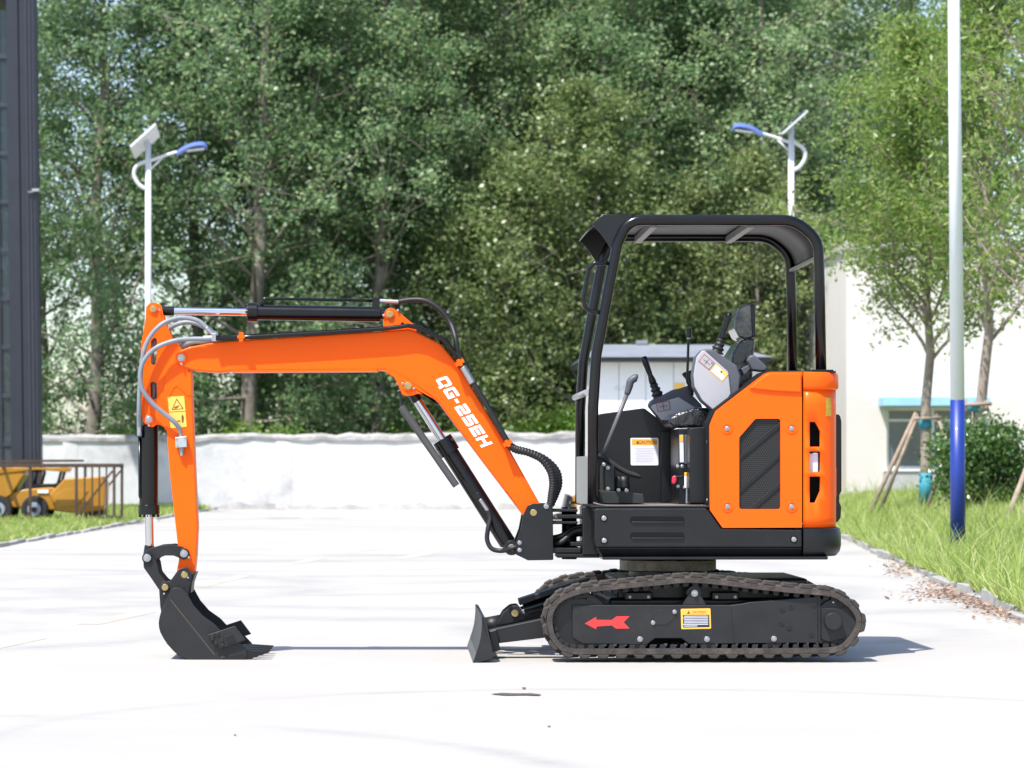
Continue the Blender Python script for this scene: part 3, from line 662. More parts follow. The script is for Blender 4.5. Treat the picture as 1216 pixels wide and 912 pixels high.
for x, d, s, lab in ((618, 79, .8, 'short yellowish poplar in front of the row between boom and canopy'), (700, 78, .95, 'yellow green poplar seen through the canopy front posts'), (880, 78, .8, 'yellow green poplar seen through the rear of the canopy'),
                     (790, 79, .75, 'low yellowish tree behind the white shed roof')):
    put_tree(POPY, 'poplar_tree', ((x-PX)/F*d, d-D0, 0), rt.uniform(0, 6.28), (s, s), lab, 'shorter yellowish poplars')
# low shrubs along the wall's far side
def shrub_mesh(seed, rx, ry, h, n, leaf, m, asp=.7):
    g = np.random.default_rng(seed); k = 55
    C = g.normal(size=(k, 3)); C /= np.linalg.norm(C, axis=1)[:, None]; C *= (g.random(k)**.4)[:, None]; C = C*np.array((rx, ry, h*.5))*.88+np.array((0, 0, h*.52)); C[:, 2] = np.maximum(C[:, 2], .08)
    idx = g.integers(0, k, n); P = C[idx]+g.normal(size=(n, 3))*np.array((rx, ry, h*.5))*.17; P[:, 2] = np.abs(P[:, 2])
    mb = MB()
    for i in range(0, k, 2): mb.tube([(C[i, 0]*.15, C[i, 1]*.15, 0), (C[i, 0]*.6, C[i, 1]*.6, C[i, 2]*.6), tuple(C[i])], [.018, .012, .005], 5)
    me = bpy.data.meshes.new('stems'); me.from_pydata(mb.v, [], mb.f); me.materials.append(BARK2); me.update()
    return me, quadmesh('foliage', rand_leaves(P, leaf, g, asp), m)
def put_shrub(pm, loc, rz, sc, label, group=None):
    o = empty('shrub', loc, label, 'shrub', group); o.rotation_euler = (0, 0, rz); o.scale = sc
    for nm, me in (('stems', pm[0]), ('foliage', pm[1])):
        c = bpy.data.objects.new(nm, me); COL.objects.link(c); c.parent = o
SB = shrub_mesh(3, 1.2, .9, 2.3, 5200, .12, LEAFB)
for i, (x, d, s) in enumerate(((660, 77, 1.05), (612, 77.5, .95), (560, 78, .9), (690, 76.5, 1.1), (340, 78, .9), (285, 78, .95), (410, 78, .8), (150, 79, .9), (480, 78, .85))):
    lab = ['bright green shrub above the wall just left of the canopy posts', 'bright green shrub over the wall right of the boom lettering', 'small bright shrub above the wall behind the boom foot', 'bright shrub above the wall behind the canopy front posts',
           'bright shrub peeping over the wall right of the stick', 'pale green shrub over the wall close beside the orange stick', 'low green shrub over the wall below mid boom', 'green shrub above the wall left of the bucket cylinder', 'low shrub above the wall left of the boom cylinder'][i]
    put_shrub(SB, ((x-PX)/F*d, d-D0, 0), i*1.3, (s, s, s), lab, 'shrubs behind the wall')
# glossy hedge bush behind the pole
HB = shrub_mesh(9, 1.05, .95, 1.45, 15000, .075, LEAFH, .62)
dH = 45.0
Xh = (1172-PX)/F*dH; put_shrub(HB, (Xh, dH-D0, vergeZ(Xh, dH)-.05), .4, (.92, .9, .98), 'big rounded dark green bush behind the blue and white pole')

# young staked trees on the verge
def young_tree(seed, H, clear, spread, lean, nl, leafn, leaf=.115, side=0.0, fill=.0):
    g = np.random.default_rng(seed); mb = MB(); cl = []
    tr = [Vector((0, 0, -.1))]
    for i in range(9): tr.append(Vector((lean*(i+1)/9*H*.1+g.normal()*.05*(i > 0), g.normal()*.05*(i > 0), H*.86*(i+1)/9)))
    mb.tube(tr, [.105*(1-.88*i/9) for i in range(10)], 12)
    for i in range(nl):
        h = clear+(.97-clear)*(i+g.random())/nl; k = h*9*.999; p = tr[int(k)].lerp(tr[int(k)+1], k-int(k))
        az = i*2.4+g.normal()*.4; el = R(g.uniform(28, 60)); Lr = spread*(1.15-.75*((h-clear)/(1-clear))**1.3)*g.uniform(.7, 1.15)
        d0 = (math.cos(az)*math.cos(el)+side*.25, math.sin(az)*math.cos(el), math.sin(el))
        pts = limb(p, d0, Lr, g, 7, .35, .25); r0 = .042*(1-h*.55); mb.tube(pts, [r0*(1-.82*j/7) for j in range(8)], 6)
        for j in range(2, 8):
            for _ in range(3):
                q = limb(pts[j], g.normal(size=3)*.8+np.array(d0), Lr*g.uniform(.14, .34), g, 3, .4); mb.tube(q, [r0*.32, r0*.2, r0*.12, r0*.06], 4, caps=False)
                for m_ in (1, 2, 3): cl.append(q[m_])
    P = []
    for c in cl:
        n = int(leafn*g.uniform(.2, 1.7)); P.append(np.array(c)+g.normal(size=(n, 3))*.16+np.array((0, 0, -.05)))
    P = np.concatenate(P)
    return mb, quadmesh('crown', rand_leaves(P, leaf, g, .36, .2, .7), LEAFA), len(P)
def put_young(px, d, spec, label, z=None):
    mbp = young_tree(**spec); pr = proto(mbp, BARK2); X = (px-PX)/F*d; z = vergeZ(X, d) if z is None else z
    o = put_tree(pr, 'young_tree', (X, d-D0, z), 0, (1, 1), label, 'young trees on the verge')
    return o, X, z
WRAPB = mat('teal_trunk_wrap', (0.03, 0.24, 0.33), 0.7, var=0.2, vscale=8); POLEW = mat('weathered_stake_wood', (0.26, 0.19, 0.14), 0.9, col2=(0.38, 0.31, 0.25), vscale=7, bump=0.5)
t1, X1, z1 = put_young(1099, 50.0, dict(seed=5, H=9.2, clear=.30, spread=2.2, lean=.1, nl=38, leafn=14, side=-.35), 'young staked tree with teal wrapped trunk left of the painted pole')
t2, X2, z2 = put_young(1157, 47.5, dict(seed=12, H=10.0, clear=.30, spread=2.2, lean=.45, nl=34, leafn=12, side=.2), 'taller young tree with pale branches rising behind the dark bush')
t3, X3, z3 = put_young(1262, 40.0, dict(seed=15, H=9.0, clear=.26, spread=2.0, lean=-.2, nl=28, leafn=6, side=-.3), 'young tree at the right edge with sparse leaves and bare twigs')
def local(o, mb, name, m): # part built around the tree's own base
    c = mb.build(name, m); c.parent = o; return c
for o, zz in ((t1, (1.35, 1.5)), (t2, (1.55, 1.68))):
    local(o, MB().tube([(0, 0, zz[0]), (0, 0, zz[1])], .105, 14), 'trunk_wrap', WRAPB)
local(t1, MB().tube([(0, 0, .12), (.006, 0, .6)], .113, 14), 'trunk_wrap', WRAPB)
def stakes(o_loc, tops, label):
    X, Y, z = o_loc; s = empty('tree_stakes', (X, Y, z), label, 'stakes', 'timber tree stakes')
    for (bx_, by, tx, ty, tz) in tops:
        MB().tube([(X+bx_, Y+by, z-.12), (X+tx, Y+ty, z+tz)], .04, 9, r1=.03).build('stake', POLEW, s)
    zc = tops[0][4]-.1
    MB().tube([(X-.22, Y-.13, z+zc), (X+.25, Y-.12, z+zc+.02)], .03, 8).build('crossbar', POLEW, s)
    return s
stakes((X1, 34.0, z1), [(-1.0, -.25, -.18, -.1, 1.62), (-.72, .5, -.1, .12, 1.6), (.95, -.1, .15, -.1, 1.6), (.35, -.9, .3, -.3, .6)], 'slanting timber stakes propping the teal wrapped young tree')
stakes((X2, 31.5, z2), [(-.75, .2, -.14, 0, 1.75), (.75, .1, .16, -.05, 1.72), (.1, .8, .02, .12, 1.7)], 'timber props around the trunk behind the dark bush')
Xs = (1210-PX)/F*38.5; zs_ = vergeZ(Xs, 38.5)
stakes((X3, 40-D0, z3), [((1190-PX)/F*40-X3, -1.2, -.12, 0, 1.75), ((1193-PX)/F*38-X3, -2.0, -.05, -.1, 1.8), (.7, .4, .1, 0, 1.7)], 'pair of slanting stakes at the right edge in front of the bush')

# ------------------------------------------------------------------ yellow loaders and steel rack
YEL = mat('loader_yellow', (0.40, 0.185, 0.010), 0.42, coat=0.25, var=0.08, vscale=3); TYRE = mat('tyre_rubber', (0.02, 0.02, 0.021), 0.85, var=0.3, vscale=8, bump=0.4, bscale=30)
RIM = mat('pale_blue_rim', (0.26, 0.30, 0.36), 0.45, var=0.06); RUST = mat('rusty_frame', (0.045, 0.028, 0.022), 0.8, col2=(0.085, 0.05, 0.036), vscale=6, bump=0.3)
def loader(base, label, flip=1):
    X, Y, z = base; o = empty('mini_loader', base, label, 'loader', 'yellow mini loaders')
    P = lambda pts: [[(X+flip*p[0], z+p[1]) for p in pts]]
    MB().prism(P([(-.75, .3), (1.15, .18), (1.15, .45), (.62, .64), (.1, .6), (-.2, .52)]), Y-.28, Y+.28, world=True).build('body', YEL, o, .03)
    hd = MB().prism(P([(.58, .5), (.86, .80), (1.56, .84), (1.62, .7), (1.6, .22), (1.15, .15), (.70, .2)]), Y-.37, Y+.37, world=True).build('engine_hood', YEL, o, .03)
    MB().prism(P([(.66, .48), (.92, .62), (1.3, .58), (1.1, .3), (.76, .26)]), Y-.385, Y-.372, world=True).build('hood_panel', YEL, hd, .004)
    MB().prism(P([(-.85, .34), (-.45, .28), (-.12, .5), (.12, .86), (.1, 1.0), (-.06, 1.02), (-.34, .86), (-.8, .55)]), Y-.34, Y+.34, world=True).build('front_cowl', YEL, o, .03)
    MB().prism(P([(.2, .62), (.72, .64), (.86, .74), (.80, .78), (.66, .70), (.22, .70)]), Y-.24, Y+.24, world=True).build('seat', BLACK, o, .02)
    for yy in (-.3, .26):
        MB().bar((X+flip*.74, Y+yy, z+.72), (X+flip*.82, Y+yy, z+1.02), .05, .05).build('roll_bar_post', BLACK, o)
        MB().prism(P([(-1.25, .28), (-1.1, .22), (-.45, .88), (.35, .96), (.9, .92), (.94, 1.0), (-.5, 1.0), (-.62, .96)]), Y+yy-.06, Y+yy, world=True).build('lift_arm', YEL, o, .01)
    for dx in (.28, .42): MB().tube([(X+flip*dx, Y-.2, z+.68), (X+flip*(dx+.06), Y-.2, z+.9), (X+flip*(dx+.05), Y-.2, z+.98)], .025, 8).build('control_lever', BLACK, o)
    MB().box(*(sorted((X+flip*.16, X+flip*.44))), Y-.24, Y+.24, z+.92, z+1.02).build('dashboard', BLACK, o, .02)
    MB().prism(P([(-1.5, .05), (-1.15, .05), (-1.1, .5), (-1.2, .55), (-1.28, .18), (-1.5, .12)]), Y-.5, Y+.5, world=True).build('bucket', BLACK, o, .01)
    MB().prism(P([(1.1, .1), (1.55, .12), (1.58, .22), (1.1, .2)]), Y-.3, Y+.3, world=True).build('rear_bumper', BLACK, o, .01)
    for wx in (-.33, .33):
        for yy, sgn in ((-.46, -1), (.46, 1)):
            w = MB().prism([[(X+flip*wx+.25*math.cos(a*math.pi/14), z+.235+.25*math.sin(a*math.pi/14)) for a in range(28)]], Y+yy-.09, Y+yy+.09, world=True).build('wheel', TYRE, o, .04)
            MB().prism([[(X+flip*wx+.125*math.cos(a*math.pi/12), z+.235+.125*math.sin(a*math.pi/12)) for a in range(24)]], Y+yy+sgn*.095-.015, Y+yy+sgn*.095+.015, world=True).build('rim', RIM, w, .012)
            MB().prism([[(X+flip*wx+.05*math.cos(a*math.pi/8), z+.235+.05*math.sin(a*math.pi/8)) for a in range(16)]], Y+yy+sgn*.12-.015, Y+yy+sgn*.12+.015, world=True).build('hub', BLACK, w, .006)
    MB().box(X+.36, X+.56, Y-.305, Y-.283, z+.53, z+.59).build('maker_plate', WHITE, o)
    return o
dl = 55.0; Xl = (24-PX)/F*dl; zl = vergeLZ(Xl, dl)-.02
loader((Xl, dl-D0, zl), 'yellow mini loader with pale rims standing on the grass inside a rusty rack')
def rack(x0, x1, Y, z, h, label):
    o = empty('steel_rack', ((x0+x1)/2, Y, z), label, 'rack')
    dY = .75
    for yy in (-dY, dY):
        MB().bar((x0, Y+yy, z+h), (x1, Y+yy, z+h), .06, .07).build('top_rail', RUST, o); MB().bar((x0, Y+yy, z+.06), (x1, Y+yy, z+.06), .06, .06).build('bottom_rail', RUST, o)
        for xx in (x0, x0+.9, x0+1.75, x1-.72, x1-.03): MB().bar((xx, Y+yy, z), (xx, Y+yy, z+h), .05, .05).build('post', RUST, o)
        MB().bar((x1-.70, Y+yy, z+.12), (x1-.06, Y+yy, z+h-.1), .035, .035).build('brace', RUST, o)
        MB().bar((x0+.2, Y+yy, z+h+.07), (x1-.75, Y+yy, z+h+.09), .07, .04).build('load_bar', RUST, o)
    for xx in (x1-.57, x1-.43, x1-.3, x1-.17): MB().bar((xx, Y-dY, z+.08), (xx, Y-dY, z+h), .03, .03).build('grid_bar', RUST, o)
    for xx in (x0, x0+1.2, x1-.03): MB().bar((xx, Y-dY, z+h-.001), (xx, Y+dY, z+h-.001), .05, .05).build('cross_rail', RUST, o)
rack((-70-PX)/F*dl, (137.5-PX)/F*(dl-.75), dl-D0, zl, 1.04, 'rusty steel shipping rack standing around the yellow loader on the left verge')
d2 = 57.0; X2_ = (672-PX)/F*d2+1.2
loader((X2_, d2-D0, 0), 'second yellow loader mostly hidden behind the excavator cab', 1)
# ------------------------------------------------------------------ the mini excavator
EX = empty('mini_excavator', (W(836, 787, 0).x, 0.75, 0), 'orange and black mini excavator with canopy, parked side-on on the concrete yard', 'excavator')

# ---- tracks
outer = [(1028.5, 736), (1025, 752), (1012, 770), (992, 780), (940, 781.5), (830, 782), (720, 782), (679, 781.5), (659, 773), (648, 757), (644.5, 738), (648, 720), (662, 704), (690, 693.5), (735, 688), (780, 683.8), (815, 680.6), (850, 682.5), (900, 688.5), (950, 693.5), (990, 697.5), (1011, 709), (1023, 722)]
def resample(P, step):
    P = P+[P[0]]; L_ = [0]
    for a, b in zip(P[:-1], P[1:]): L_.append(L_[-1]+(b-a).length)
    tot = L_[-1]; n = int(round(tot/step)); out = []; j = 0
    for i in range(n):
        s = tot*i/n
        while L_[j+1] < s: j += 1
        t = (s-L_[j])/(L_[j+1]-L_[j]); out.append(P[j].lerp(P[j+1], t))
    return out
loop = cr([Vector((W(x, y, 0).x, W(x, y, 0).z)) for x, y in outer], 8, True)     # clockwise in x,z seen from -Y? sorted below
area = sum(a.x*b.y-b.x*a.y for a, b in zip(loop, loop[1:]+loop[:1]))
if area < 0: loop.reverse()
fine = resample(loop, .032)
def normals(P):
    n = len(P); out = []
    for i in range(n):
        t = (P[(i+1) % n]-P[i-1]).normalized(); out.append((t, Vector((t.y, -t.x))))
    return out
fn = normals(fine)
LUGH = .018; TH = .034
def make_track(Y0, Y1):
    mb = MB(); n = len(fine); v = []
    for p, (t, nr) in zip(fine, fn):
        o = p-nr*LUGH; i = o-nr*TH
        ob = p-nr*(LUGH+.006)
        v += [(ob.x, Y0, ob.y), (o.x, Y0+.014, o.y), (o.x, Y1-.014, o.y), (ob.x, Y1, ob.y), (i.x, Y1, i.y), (i.x, Y0, i.y)]
    f = []
    for k in range(n):
        a, b = k*6, ((k+1) % n)*6
        for j in range(6): f.append((a+j, a+(j+1) % 6, b+(j+1) % 6, b+j))
    mb.add(v, f, True)
    tk = mb.build('track', RUBBER, EX, sharp=35)
    mb = MB()                                                      # inner guide cleats
    big = resample(loop, .055); bn = normals(big)
    for p, (t, nr) in zip(big, bn):
        c = p-nr*(LUGH+TH); q = c-nr*.022
        a = [c-t*.017, c+t*.017, q+t*.012, q-t*.012]
        mb.add([(s.x, y, s.y) for y in (Y0+.025, Y1-.025) for s in a], [(0, 1, 2, 3), (7, 6, 5, 4), (0, 4, 5, 1), (1, 5, 6, 2), (2, 6, 7, 3), (3, 7, 4, 0)])
    MB.build(mb, 'guide_cleats', RUBBERD, tk)
    return tk
def lugmesh():
    mb = MB(); a = [(-.036, -.004), (.036, -.004), (.021, LUGH), (-.021, LUGH)]
    mb.add([(x, y, z) for y in (0, .135) for x, z in a], [(3, 2, 1, 0)][::-1]+[(4, 5, 6, 7), (0, 1, 5, 4), (1, 2, 6, 5), (2, 3, 7, 6), (3, 0, 4, 7)])
    me = bpy.data.meshes.new('tread_lug'); me.from_pydata(mb.v, [], mb.f); me.materials.append(RUBBER); me.update()
    bm = bmesh.new(); bm.from_mesh(me); bmesh.ops.recalc_face_normals(bm, faces=bm.faces); bmesh.ops.bevel(bm, geom=list(bm.edges), offset=.004, segments=1, affect='EDGES'); bm.to_mesh(me); bm.free()
    return me
LUG = lugmesh()
lugs = resample(loop, .050); ln = normals(lugs)
for Y0, Y1 in ((0.0, .25), (1.25, 1.5)):
    tk = make_track(Y0, Y1)
    for i, (p, (t, nr)) in enumerate(zip(lugs, ln)):
        o = bpy.data.objects.new('tread_lug', LUG); link(o, tk)
        c = p-nr*LUGH; ang = math.atan2(t.y, t.x)
        yy = Y0-.001 if i % 2 == 0 else Y1-.134
        o.matrix_local = Matrix.Translation((c.x, yy, c.y)) @ Matrix(((t.x, 0, nr.x, 0), (0, 1, 0, 0), (t.y, 0, nr.y, 0), (0, 0, 0, 1)))
for Y0, near in ((0.03, True), (1.29, False)):
    Ys = Y0 if near else Y0
    side = [(679.7, 718.5), (867, 718.5), (880, 717), (890, 715), (966, 708.5), (975, 709), (975, 763), (871, 764.5), (818, 764.5), (809.5, 758), (778, 758), (768, 765.5), (692, 764.5), (680, 757.5)]
    fr = plate('track_frame', side, Y0 if near else Y0, Y0+.18, CHAR, EX, .004, Yref=.03)
    plate('frame_weld_plate', [(868, 718.8), (880.5, 717.3), (890, 715.3), (966, 709), (971, 709.5), (971, 763.2), (872, 764)], Y0-.006, Y0, CHAR, fr, .003, Yref=.03)
    # idler, drive motor, rollers
    idl = plate('idler_wheel', circ(689, 739, 36, 40), Y0+.02, Y0+.17, BLACK, EX, .006, Yref=.03)
    plate('idler_rim', circ(689, 739, 33, 40), Y0+.012, Y0+.02, CHAR, idl, .003, [circ(689, 739, 28, 36)], Yref=.03)
    mo = plate('drive_motor', circ(995.5, 737.5, 27.5, 40), Y0+.004, Y0+.18, CHAR, EX, .006, Yref=.03)
    plate('motor_ring', circ(993, 737.5, 31, 40), Y0+.03, Y0+.15, BLACK, mo, .003, Yref=.03)
    if near:
        plate('motor_cap', circ(988.5, 737.5, 10.4, 28), Y0-.045, Y0+.005, CHAR, mo, .004, Yref=.03)
        plate('motor_half_plate', [(975.5, 723), (985, 722)]+[(995.5+22*math.cos(R(a)), 737.5+22*math.sin(R(a))) for a in (-45, -25, 0, 20, 45, 70)]+[(984, 762), (975.5, 759)], Y0-.004, Y0+.004, CHAR, mo, .003, Yref=.03)
        for x, y in ((979, 711), (1000, 713), (1013, 730), (1014.5, 740), (1012, 751), (996, 764), (974.5, 762.5)): knob('motor_bolt', x, y, Y0+.004, .0085, .006, BLACK, mo, 10, .001)
        for x, y in ((989.5, 715), (1011, 740)): knob('motor_plug', x, y, Y0+.004, .006, .006, ZINC, mo, 8, .001)
        for x, y in ((929, 723.3), (938.5, 720), (927.5, 740), (936.5, 745), (966, 718), (963.5, 753)):
            b_ = knob('frame_bolt', x, y, Y0-.006, .016, .004, CHAR, fr, 18, .001); knob('socket', x, y, Y0-.0105, .009, .001, BLACK, fr, 6, 0)
        for x, y in ((801, 726.5), (775.5, 739.5)): knob('cover_bolt', x, y, Y0, .011, .009, ZINC, fr, 10)
        for x, y in ((760, 759), (839.5, 759), (919, 758.5)): knob('roller_bolt', x, y, Y0-.006 if x > 870 else Y0, .014, .010, ZINC, fr, 12)
        plate('inspection_cover', rp([(776, 724, 6), (801, 724, 4), (800, 735, 6), (792, 742, 5), (776, 742, 4)]), Y0-.0025, Y0, CHAR, fr, .001, Yref=.03)
        plate('arrow_marking', [(694.5, 740.4), (708, 732.6), (708, 736), (726.5, 736.2), (732, 732), (747.5, 731.8), (740.5, 739), (747.5, 746.2), (731.5, 746.4), (726.5, 742.6), (708, 744), (708, 747.2)], Y0-.0016, Y0, RED, fr, 0, Yref=.03)
        # caution label
        st = plate('warning_label', rp([(808.3, 723), (843.6, 722.4), (844.4, 746.6), (809, 747.2)], 1.2), Y0-.0018, Y0, STYEL, fr, 0, Yref=.03)
        plate('label_text_field', [(810.8, 730.2), (842.2, 729.9), (842.7, 744.8), (811.2, 745.2)], Y0-.0024, Y0-.0018, STBLK, st, 0, Yref=.03)
        plate('label_triangle', [(815.7, 728.8), (819.8, 728.8), (817.7, 725)], Y0-.0024, Y0-.0018, STBRN, st, 0, Yref=.03)
        lettering('CAUTION', 830, 727, Y0-.0022, .0165, STBRN, st, -1)
        for i in range(7): plate('label_text_line', [(812.3-(1 if i in (1, 5) else 0), 731.2+i*1.95), (840.8 if i < 6 else 828, 731+i*1.95), (840.8 if i < 6 else 828, 732.1+i*1.95), (812.3-(1 if i in (1, 5) else 0), 732.3+i*1.95)], Y0-.003, Y0-.0024, STTXT, st, 0, Yref=.03)
        plate('label_border', rp([(808.9, 723.6), (843, 723), (843.8, 746), (809.6, 746.6)], 1), Y0-.0022, Y0-.0018, STYEL2, st, 0, [rp([(810.2, 725), (842, 724.4), (842.6, 744.8), (810.8, 745.4)], .6)], Yref=.03)
    for x in (760, 839.5, 919): plate('track_roller', circ(x, 760.5, 11, 26), Y0+.01, Y0+.17, BLACK, EX, .004, Yref=.03)
    rb = plate('top_roller_bracket', rp([(810.5, 718.4), (839, 718.4), (830, 703, 4), (819.5, 703, 4)]), Y0+.005, Y0+.02, CHAR, EX, .003, Yref=.03)
    plate('top_roller', circ(824.8, 704.5, 9.2, 24), Y0+.02, Y0+.16, BLACK, rb, .004, Yref=.03); knob('roller_bolt', 824.8, 704.5, Y0+.005, .017, .014, ZINC, rb, 14)
# undercarriage between the tracks
MB().box(W(725, 0, .7).x, W(948, 0, .7).x, .28, 1.22, .30, .445).build('centre_frame', BLACK, EX, .02)
MB().box(W(715, 0, .7).x, W(975, 0, .7).x, .22, 1.28, .16, .34).build('undercarriage_frame', BLACK, EX, .02)
for xa in (742, 845): 
    o = MB().box(W(xa, 0, .2).x, W(xa+33, 0, .2).x, .20, .3, HC-(713-PY)/ppm(.2)/1, HC-(703-PY)/ppm(.2)).build('bracket_block', BLACK, EX, .008)
    for dx in (6, 28): knob('block_bolt', xa+dx, 709, .20, .008, .008, ZINC, o, 8)
bx0 = W(793, 0, .75).x
MB().tube([(bx0, .75, HC-(679-PY)/ppm(.48)), (bx0, .75, HC-(666-PY)/ppm(.48))], 58/ppm(.5), 48).build('swing_bearing', IRON, EX, .006)
MB().tube([(bx0, .75, .30), (bx0, .75, HC-(679-PY)/ppm(.48))], 47/ppm(.5), 40).build('bearing_pedestal', BLACK, EX, .006)

# ---- dozer blade
prof_f = cr([(572, 732.6, 0), (572.2, 743, 0), (569.7, 762, 0), (561.2, 788, 0)], 5)
bp_ = [(p.x, p.y) for p in prof_f]+[(583.5, 781.6), (585.5, 778.2), (576.2, 733.2)]
bl = plate('dozer_blade', bp_, 0.0, 1.5, CHAR, EX, .004)
plate('blade_end_plate', [(571.8, 732.8), (576.6, 733), (586, 778.4), (583.6, 782.2), (561.6, 788)]+[(p.x, p.y) for p in prof_f[::-1][1:]], -.006, 0.0, CHAR, bl, .002, Yref=0)
plate('cutting_edge', [(561.2, 788), (565.5, 775.4), (570, 776.4), (567.5, 787)], .002, 1.498, BLACK, bl, .002, Yref=0)
for Ya in (.34, 1.06):
    a = W(586, 757, Ya); c = W(668, 739, Ya)
    plate('blade_arm', [(580, 748.4), (645, 734.5), (668, 731), (668, 752), (646, 757.5), (592, 764), (584, 764)], Ya, Ya+.10, CHAR, EX, .006, Yref=.34)
    plate('blade_gusset', [(581, 749.5), (589.5, 747), (594, 772), (583, 774)], Ya-.03, Ya+.13, BLACK, bl, .004, Yref=.34)
lug_ = rp([(590, 742), (598, 727, 8), (607, 719.5, 8), (616, 718.5, 4), (624.5, 734), (612, 738), (600, 741)], 0)
for Ya in (.62, .84): plate('cylinder_lug', lug_, Ya, Ya+.03, CHAR, bl, .004, Yref=.62)
MB().tube([W(575, 744, .76), W(596, 740, .76)], .05, 12).build('lug_tie', CHAR, bl)
rod('pivot_pin', (611.5, 728.3, .60), (611.5, 728.3, .89), .021, BRASS, bl)
rod('blade_cylinder', (622, 724, .755), (700, 703, .755), .042, BLACKG, EX)
plate('cylinder_guard', [(616, 712), (664, 696.5), (700, 686), (702, 691), (664, 702.5), (617.5, 719)], .66, .85, CHAR, EX, .004, Yref=.66)
rod('blade_cylinder_rod', (611.5, 728.3, .755), (624, 723.5, .755), .024, CHROME, EX)

# ---- swing bracket and boom foot
BY = .53; BH = .085; BN = BY-BH
swp = rp([(621.5, 611), (626.5, 600.5, 4), (632, 598), (656.5, 598), (657.2, 665), (627, 665.5), (612.6, 658.5), (612.6, 643), (618, 629)], 1.5)
sb = plate('swing_bracket', swp, BN-.06, BN-.035, BLACK, EX, .003)
plate('bracket_cheek', swp, BY+BH+.035, BY+BH+.06, BLACK, sb, .003, Yref=BN-.06)
plate('bracket_web', [(640, 600), (656.8, 598.5), (657.2, 664.5), (627, 665)], BN-.034, BY+BH+.034, BLACK, sb, .003, Yref=BN-.06)
knob('boom_pin', 633.6, 608.8, BN-.06, .019, .004, BRASS, sb, 20); knob('bracket_bolt', 648.8, 601, BN-.06, .014, .008, ZINC, sb, 12)
for y in (644.5, 653.2): knob('bracket_bolt', 617, y, BN-.06, .011, .008, ZINC, sb, 12)
swX0, swX1 = W(655, 0, BY).x, W(700, 0, BY).x
for (ya, yb, xa, xb) in ((604.5, 608, 655, 686), (611, 616, 662, 702), (619, 622.5, 655, 686), (643.5, 649, 677, 703), (650.5, 657, 655, 690), (657.5, 662.5, 661, 715)):
    MB().box(W(xa, 0, BY-.1).x, W(xb, 0, BY-.1).x, BY-.12, BY+.12, HC-(yb-PY)/ppm(BY-.12), HC-(ya-PY)/ppm(BY-.12)).build('swing_post_plate', BLACK, EX, .006)
MB().tube([W(676, 602, BY), W(676, 664, BY)], .042, 20).build('swing_pin', BLACKG, EX)
MB().box(W(691, 0, BY-.1).x, W(716, 0, BY-.1).x, BY-.13, BY+.13, HC-(660-PY)/ppm(BY-.13), HC-(601-PY)/ppm(BY-.13)).build('swing_post', BLACK, EX, .01)
for (ya, yb, yy) in ((639, 626, -.04), (646, 630, -.06), (642, 628, .03), (650, 634, .05)):
    hose('swing_hose', [(657, ya, BY+yy), (668, ya-3, BY+yy-.02), (682, yb+1, BY+yy), (700, yb-1, BY+yy)], .017, HOSEB, EX)

# ---- boom
boom_top = [(487, 390.5, 14), (523, 408, 20), (543, 432), (603, 530), (641, 598)]
boom = rp([(208.5, 425, 4), (212, 416.5, 8), (227, 411.5), (254, 406.5), (277, 404.5), (400, 396.8), (447, 394)]+boom_top+[(646, 612, 8), (632, 618, 8), (621.5, 612), (567, 540), (521, 478), (508, 468, 14), (480, 449, 18), (455, 439.5, 10), (400, 439.6), (277, 440.5), (262, 442.5, 6), (232, 440.5), (212, 434, 6)], 0)
bm_ = plate('boom', boom, BN, BY+BH, ORANGE, EX, .008, seg=3)
# bottom flange and lower cylinder lug, arm-cylinder lugs
plate('boom_bottom_flange', [(277, 439.8), (449, 438.6), (449, 441), (277, 442)], BN-.006, BY+BH+.006, ORANGE, bm_, .002, Yref=BN)
lugB = rp([(447, 438.5), (456, 440, 6), (468, 447, 10), (474, 459, 6), (478, 469, 5), (488, 470, 5), (500, 466.5, 14), (515, 474), (522, 480), (500, 462), (480, 448), (462, 440)], 0)
for Ya in (BN-.012, BY+BH-.012): plate('cylinder_lug', lugB, Ya, Ya+.024, ORANGE, bm_, .003, Yref=BN)
lugT = rp([(455.5, 396), (455.5, 374, 4), (458.5, 367.5, 5), (465, 365, 5), (471.5, 369, 5), (493, 386.5), (495, 393)], 0)
for Ya in (BY-.062, BY+.042): plate('arm_cylinder_lug', lugT, Ya, Ya+.02, ORANGE, bm_, .003, Yref=BY-.062)
knob('lug_hole_shade', 478, 384.5, BY-.062, .009, .001, DARK, bm_, 12, 0)  # dark disc paints the shade inside the lug's opening
def pin(x, y, Y, m, parent, r=.020, col=None, boss=.031):
    if col: knob('pin_boss', x, y, Y, boss, .008, col, parent, 24)
    knob('pin', x, y, Y-.008 if col else Y, r, .007, m, parent, 20)
pin(462.8, 373.2, BY-.062, BRASS, bm_, .019, ORANGE, .028)
pin(484.5, 458.3, BN-.012, BRASS, bm_, .021, ORANGE, .030)
pin(215, 424.7, BN, ZINC, bm_, .018, ORANGE, .032)
for (x, y, Y) in ((455.5, 374.5, BY-.064), (472.5, 368.5, BY-.064), (491.5, 461.5, BN-.014), (478.5, 455.5, BN-.014), (215.8, 432.5, BN-.002)): knob('grease_fitting', x, y, Y, .007, .012, ZINC, bm_, 8, .001)
plate('foot_cap', rp([(600.5, 581.5), (615, 584, 2), (617.5, 570, 2), (641, 598), (645, 612), (632, 617), (621, 611)], 0), BN-.005, BN, ORANGE, bm_, .003)
